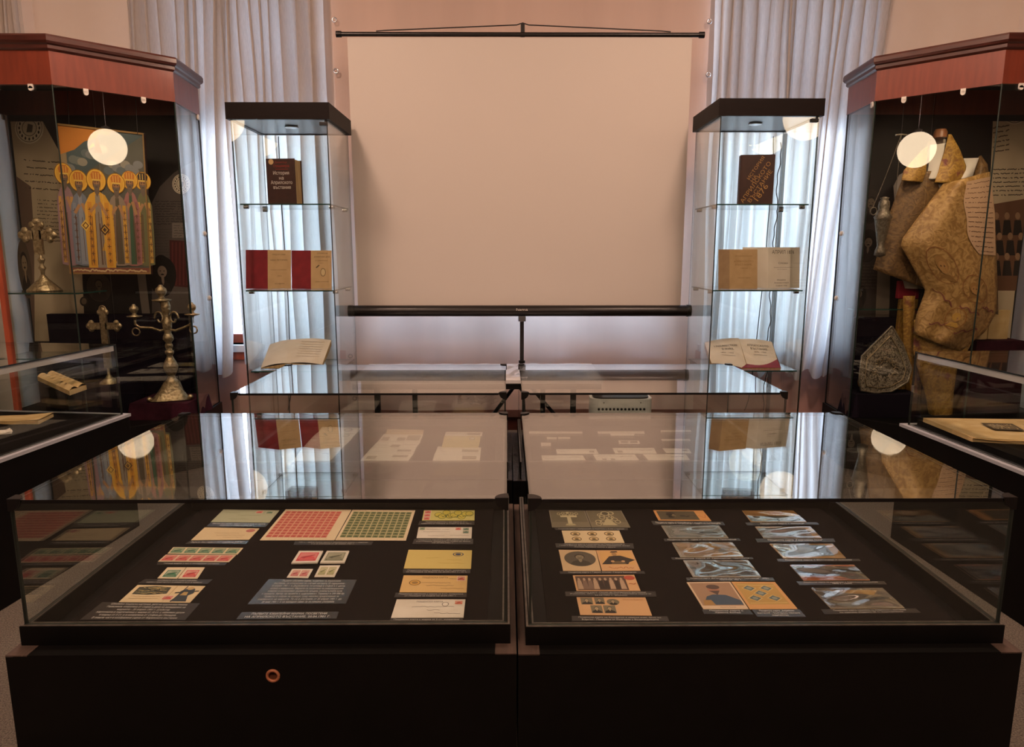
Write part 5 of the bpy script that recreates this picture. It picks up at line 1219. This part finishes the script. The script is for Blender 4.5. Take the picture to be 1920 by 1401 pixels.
drape('shoulder', [(1834, 294), (1830, 312), (1822, 334)], [(1840, 291), (1852, 308), (1857, 345)], 'brocade_brown', .0, .02, 1, vs)
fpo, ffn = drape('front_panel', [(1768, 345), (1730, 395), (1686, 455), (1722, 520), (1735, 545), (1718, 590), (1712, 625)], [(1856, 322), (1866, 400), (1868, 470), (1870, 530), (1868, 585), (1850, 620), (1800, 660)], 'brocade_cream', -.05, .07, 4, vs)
drape('lower_panel', [(1714, 600), (1712, 660), (1722, 700), (1735, 740), (1745, 800)], [(1850, 600), (1822, 645), (1795, 690), (1788, 740), (1785, 800)], 'brocade_gold', -.03, .04, 3, vs)
drape('stole', [(1694, 555), (1694, 640), (1700, 740), (1690, 800)], [(1716, 555), (1716, 640), (1720, 740), (1714, 800)], 'brocade_gold', .02, .006, 2, vs)
class ClothPaint(Paint):
    """draws on a draped cloth, following its folds"""
    def __init__(s, fn): super().__init__([(0, 0, 1), (.5, 0, 1), (.5, 0, 0), (0, 0, 0)]); s.fn = fn; s.h = .0045
    def at(s, u, v): return s.fn(u, v)+Vector((.2, -1, .1)).normalized()*s.h
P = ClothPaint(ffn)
def edge(v): return .50+.30*max(0, (v-.02)/.34)**1.6+.012*math.sin(v*40)  # left border of a pale reflected sheet with handwriting, painted onto the cloth
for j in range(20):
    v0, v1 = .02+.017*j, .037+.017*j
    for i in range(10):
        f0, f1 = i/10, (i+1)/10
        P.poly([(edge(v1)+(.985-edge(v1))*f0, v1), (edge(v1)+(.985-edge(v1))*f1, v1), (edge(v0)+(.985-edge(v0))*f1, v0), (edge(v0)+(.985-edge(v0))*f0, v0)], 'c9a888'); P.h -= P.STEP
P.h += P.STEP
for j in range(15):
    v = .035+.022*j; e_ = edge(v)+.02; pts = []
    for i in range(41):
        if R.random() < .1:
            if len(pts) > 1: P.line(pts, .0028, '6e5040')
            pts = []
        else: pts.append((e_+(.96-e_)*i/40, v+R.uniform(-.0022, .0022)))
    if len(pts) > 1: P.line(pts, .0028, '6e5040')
def emb(u, v, ru, rv, c1, c2):
    n = 16
    for k in range(n):
        a, b = 2*PI*k/n, 2*PI*(k+1)/n
        P.line([(u+ru*math.cos(a), v+rv*math.sin(a)), (u+ru*math.cos(b), v+rv*math.sin(b))], .005, c1)
    P.ell(u, v-rv*.15, ru*.42, rv*.42, c2, 14); P.ell(u, v+rv*.02, ru*.3, rv*.32, 'a8804c', 14)
    P.poly([(u-ru*.75, v+rv*.8), (u+ru*.75, v+rv*.8), (u+ru*.3, v+rv*.38), (u-ru*.3, v+rv*.38)], c2)
    for d in (-.12, .12): P.ell(u+ru*d, v-rv*.05, ru*.06, rv*.05, '5a4028', 6)
emb(.36, .44, .17, .10, '8a5c34', '94703e'); emb(.70, .56, .16, .09, '8a5c34', '9a7440'); emb(.52, .80, .14, .08, '9a6430', 'b08a3e')
for u0, v0, du, dv in ((.1, .62, .3, .1), (.5, .70, .3, .03), (.8, .66, .15, .02), (.2, .88, .3, -.03), (.62, .9, .25, -.06)):
    P.line([(u0+du*k/10, v0+dv*k/10+.012*math.sin(k*1.3)) for k in range(11)], .008, '7c4440')
P.done('embroidery', vs)  # holds the painted reflection patch as well as the stitched figures
# gospel book on a plinth
Yg = 4.02; b0 = ony(1857, 636, Yg)
plinth('dark purple box under the open gilt gospel book', b0.x-.13, b0.x+.15, Yg-.08, Yg+.1, .302, b0.z-.001, 'purple_cloth')
gb = thing('gospel_book', 'thick old gilt book standing open on a purple box', 'book', tuple(b0))
for x0, x1, nm, yy in ((1823, 1856, 'page_block', 0), (1858, 1895, 'page_block', .01)):
    a, c = ony(x0, 582, Yg+yy), ony(x1, 582, Yg+yy)
    def bl(u, v, a=a, c=c, yy=yy): return (a.x+(c.x-a.x)*u, Yg+yy-.012*math.sin(PI*u), b0.z+(a.z-b0.z)*v)
    MB().grid(bl, 8, 6).box(a.x, c.x, Yg+yy+.001, Yg+yy+.05, b0.z, a.z).build(nm, 'paper_old', gb)
Yr = 4.08
def pxbox(x0, y0, x1, y1, Y, d):
    a, b = ony(x0, y0, Y), ony(x1, y1, Y); return a.x, b.x, Y, Y+d, b.z, a.z
rb = thing('red_casket', 'upright gilt casket with a red velvet band behind the vestment', 'casket', (ony(1708, 600, Yr).x, Yr, .302))
X_ = pxbox(1687, 527, 1733, 560, Yr, .034); MB().box(*X_).build('velvet_band', 'red_velvet', rb, .004)
X2 = pxbox(1689, 561, 1731, 700, Yr, .095); MB().box(X2[0], X2[1], X2[2], X2[2]+.03, .302, X2[5]).build('body', 'brocade_gold', rb, .004)
# embroidered diamond (epigonation)
kp = [(1672, 612), (1692, 645), (1709, 692), (1702, 716), (1672, 734), (1640, 737), (1614, 732), (1611, 712), (1616, 668)]
Yk = 3.86
ep = thing('embroidered_panel', 'silver embroidered kite-shaped panel leaning in the right tall case', 'embroidery', tuple(ony(1650, 737, Yk)))
A = [ony(x, y, Yk+(737-y)*.0005) for x, y in kp]; B = [q+Vector((0, .012, 0)) for q in A]; n = len(A)
MB().add(A+B, [tuple(range(n))[::-1], tuple(range(n, 2*n))]+[(i, n+i, n+(i+1) % n, (i+1) % n)[::-1] for i in range(n)]).build('panel', 'embroidery', ep)
MB().tube(A+[A[0]], .006, 8, cap=False).build('border', 'old_silver', ep)
ctr = sum(A, Vector())/n
MB().tube([ctr+(q-ctr)*.78+Vector((0, -.003, 0)) for q in A+[A[0]]], .003, 6, cap=False).build('inner_border', 'silver', ep)
for k in range(12):
    a = 2*PI*k/12; c = ctr+Vector((.06*math.cos(a), -.004, .06*math.sin(a)))
    MB().tube([c+Vector((.018*(1-i*.06)*math.cos(a+i*.6), 0, .018*(1-i*.06)*math.sin(a+i*.6))) for i in range(11)], .0028, 6).build('scroll', 'silver', ep)
MB().ball(ctr+Vector((0, -.002, 0)), .035, 0, 16, 8, sy=.25, sz=1).build('medallion', 'old_silver', ep)
plinth('black draped plinth under the embroidered kite-shaped panel', ony(1600, 740, Yk).x, ony(1720, 740, Yk).x, Yk-.03, Yk+.12, .302, ony(1650, 738, Yk).z, 'black_cloth')
dq = ony(1628, 716, Yk+.05)
tag(MB().tube([dq+Vector((0, 0, 0)), dq+Vector((0, .012, 0))], .055, 24).build('bronze_disc', 'gold_brocade'), 'round bronze disc behind the embroidered kite-shaped panel', 'disc')
# censer hanging on chains
Yz = 3.90
cs = thing('censer', 'silver censer hanging on thin chains in the right tall case', 'censer', tuple(ony(1650, 480, Yz)))
top = ony(1690, 252, Yz); pxz = 1.0*Yz/FPX
zb0 = ony(1652, 482, Yz); ct = ony(1662, 375, Yz)
MB(Matrix.Translation((ct.x-.01, Yz, zb0.z)) @ Matrix.Scale(pxz, 4)).lathe([(2, 0), (10, 3), (9, 12), (6, 20), (8, 32), (12, 55), (14, 68), (16, 72), (12, 78), (9, 86), (10, 92), (9, 100), (6, 104), (8, 107), (2, 109)], (0, 0, 0), 18).build('body', 'old_silver', cs)
for e in ((1637, 388), (1678, 380)):
    q = ony(*e, Yz); MB().tube([top.lerp(q, k/10)+Vector((0, 0, -.012*math.sin(PI*k/10))) for k in range(11)], .0016, 5).build('chain', 'old_silver', cs)
q = ony(1638, 396, Yz); MB().tube([q+Vector((.018*math.cos(a*PI/6), 0, .020*math.sin(a*PI/6))) for a in range(13)], .003, 6, cap=False).build('ring', 'old_silver', cs)
MB().tube([top+Vector((-.03, 0, -.004)), top, top+Vector((.03, 0, -.004))], .005, 8).build('hand_bar', 'old_silver', cs)
MB().tube([top, (top.x, top.y, 2.14)], .0012, 5).build('cord', 'wire_dark', cs)
tag(MB().box(RX-.44, RX+.40, RY+.69, RY+.73, .302, .84).build('cloth_screen', 'black_cloth'), 'low black cloth-covered screen behind the vestment', 'screen')
zsr = ony(1650, 578, 4.1).z
tag(MB().pane(RX-.50, RX-.02, 4.03, 4.12, zsr-.006, zsr, 'z').build('glass_shelf', ['case_glass', 'green_edge']), 'glass shelf across the back of the right tall case', 'shelf')

# ================================================================== SIDE VITRINES
def side_vitrine(label, X, Y, rz, mir, zl, zg, w=.95, L=1.15):
    """origin at the far inner corner; local +x runs outward (mir), -y towards the visitor"""
    t = thing('side_vitrine', label, 'vitrine', (X, Y, 0), rz, None)
    M = mw(t); m = mir
    def bx(a, b, c, d, e, f): return (min(a*m, b*m), max(a*m, b*m), c, d, e, f)
    MB(M).box(*bx(-.015, w+.01, -L-.015, .02, 0, zg-.012)).build('pedestal', 'black_laminate', t, .003)
    MB(M).box(*bx(-.02, .012, -L-.02, .025, zg-.012, zg)).box(*bx(w-.01, w+.015, -L-.02, .025, zg-.012, zg)).box(*bx(.012, w-.01, 0, .025, zg-.012, zg)).box(*bx(.012, w-.01, -L-.02, -L, zg-.012, zg)).build('metal_rim', 'pale_metal', t)
    MB(M).box(*bx(.013, w-.011, -L+.001, -.001, zg-.011, zg-.003)).build('display_board', 'board_felt', t)
    th = .006
    for a in ((0, th, -L, 0, 'x'), (w-th, w, -L, 0, 'x'), (th, w-th, -th, 0, 'y'), (th, w-th, -L, -L+th, 'y')):
        b = bx(a[0], a[1], a[2], a[3], zg, zl-th); MB(M).pane(*b, a[4]).build('glass_pane', ['pane_glass', 'grey_edge'], t)
    MB(M).pane(*bx(0, w, -L, 0, zl-th, zl), 'z').build('glass_lid', ['lid_glass', 'dark_edge'], t)
    MB(M).box(*bx(.0005+th, .006+th, -L+.01, -.01, zl-.030, zl-th-.0005)).build('seal_strip', 'white_paint', t)
    MB(M).box(*bx(-.004, .004, -.018, -.004, zg+.14, zg+.17)).build('glass_clip', 'chrome', t, .002)
    return t, M
tL, ML = side_vitrine('low glass vitrine at the left edge, holding folded yellowed papers', -1.682, 2.998, math.radians(-6.5), -1, .834, .522)
tR, MR_ = side_vitrine('low glass vitrine at the right edge, holding an old newspaper', 1.682, 2.838, math.radians(3.5), 1, .82, .51)
ZL, ZR = .5205, .508
def sheaf(name, label, cat, pts, z, n, mat, paint=None, curl=.012, drop=0):
    q = [onz(x, y, z+.012) for x, y in pts]
    mb = MB()
    for k in range(n):
        def fn(u, v, k=k):
            p = q[0].lerp(q[1], u).lerp(q[3].lerp(q[2], u), 1-v); return Vector((p.x+.004*math.sin(k*3.1), p.y+.005*math.cos(k*2.3), z+.001+.0035*k+curl*(abs(2*u-1)**4)*.6+.004*math.sin(6*u+k)))
        mb.grid(fn, 10, 4)
    mb.slab([Vector((p.x, p.y, z+.0035*n)) for p in q], .0035*n-.001, 0, None, Vector((0, 0, 1)))
    o = tag(mb.build(name, mat), label, cat)
    if paint: P = Paint([Vector((p.x, p.y, z+.0035*n+curl*.8)) for p in q], 1e-3); P.n = Vector((0, 0, 1)); paint(P); P.done('print', o)
    return o
sheaf('folded_papers', 'sheaf of folded yellowed papers in the left side vitrine', 'papers', [(-40, 782), (100, 777), (72, 791), (-60, 790)], ZL, 4, 'paper_old')
sheaf('folded_papers', 'single folded white paper at the frame edge of the left side vitrine', 'papers', [(-60, 808), (20, 803), (22, 808), (-60, 816)], ZL, 2, 'paper_white')
def news(P):
    P.rect(.30, .30, .52, .62, '4a4030'); P.text('ХВЪРКАТО', .32, .36, .50, .56, 'cdb98c')
    for k in range(5): P.scrib(.58, .2+.13*k, .92, '8a774e', .006, .012)
sheaf('newspaper', 'old yellowed newspaper sheets lying in the right side vitrine', 'newspaper', [(1731, 786), (2010, 790), (2080, 838), (1823, 823)], ZR+.03, 5, 'paper_old', news, .006)
tag(MB(MR_).box(.02, .80, -.9, -.03, ZR, ZR+.03).build('support_board', 'black_laminate'), 'low black support board under the old newspaper', 'board')
def ledge_book(label, q, z, mat):
    Q = [onz(x, y, z) for x, y in q]; m1 = Q[0].lerp(Q[1], .5); m2 = Q[3].lerp(Q[2], .5); base = z-.13
    t = thing('open_book', label, 'book', ((m1.x+m2.x)/2, (m1.y+m2.y)/2, base))
    for a, nm in (([Q[0], m1, m2, Q[3]], 'page'), ([m1, Q[1], Q[2], m2], 'page')):
        def fn(u, v, a=a): p = a[0].lerp(a[1], u).lerp(a[3].lerp(a[2], u), 1-v); return p+Vector((0, 0, .012*math.sin(PI*u)))
        o = MB().grid(fn, 8, 4).slab(a, .02, 0, None, Vector((0, 0, 1))).build(nm, mat, t)
        P = Paint(a, .014); P.n = Vector((0, 0, 1))
        for k in range(6): P.scrib(.12, .15+.13*k, .88, '8f7f58', .01, .015)
        P.done('print', o)
    c = (Q[0]+Q[1]+Q[2]+Q[3])/4; MB().box(c.x-.05, c.x+.05, c.y-.05, c.y+.05, base, z-.021).build('stand', 'black_laminate', t)
    return t
ledge_book('open old book on a small stand in the left side vitrine', [(70, 706), (105, 698), (162, 722), (130, 733)], .65, 'paper_old')

# ================================================================== PENDANT GLOBES (above and behind the frame)
for x, y, z, lb in ((2.673, 1.04, 2.406, 'white glass globe pendant beside the right side vitrine'), (-2.547, .995, 2.386, 'white glass globe pendant beside the left side vitrine')):
    t = thing('globe_pendant', lb, 'lamp', (x, y, z), 0, None)
    MB().ball((x, y, z), .20, 0, 32, 20).build('globe', 'globe_glow', t)
    MB().tube([(x, y, z+.205), (x, y, ZC-.02)], .006, 8).build('rod', 'chrome', t)
    MB().lathe([(.05, 0), (.055, .03), (.02, .05)], (x, y, z+.185), 16).build('fitter', 'chrome', t)
    MB().lathe([(.05, 0), (.05, .02)], (x, y, ZC-.021), 16).build('ceiling_rose', 'chrome', t)
for x, y in ((-1.5, .2), (1.5, .2), (0, -1.6), (-1.3, 2.6), (1.3, 2.6)):  # fixtures for the added ceiling lamps, none of them in view
    t = thing('added_ceiling_fixture', None, 'lamp', (x, y, ZC), 0, 'added ceiling lights')
    t['label'] = 'unseen ceiling light added for fill, %s' % {(-1.5, .2): 'left of where the visitor stands', (1.5, .2): 'right of where the visitor stands', (0, -1.6): 'behind the visitor', (-1.3, 2.6): 'above the left vitrines', (1.3, 2.6): 'above the right vitrines'}[(x, y)]
    MB().lathe([(.25, 0), (.26, .03), (.24, .05)], (x, y, ZC-.051), 28).build('housing', 'white_paint', t)
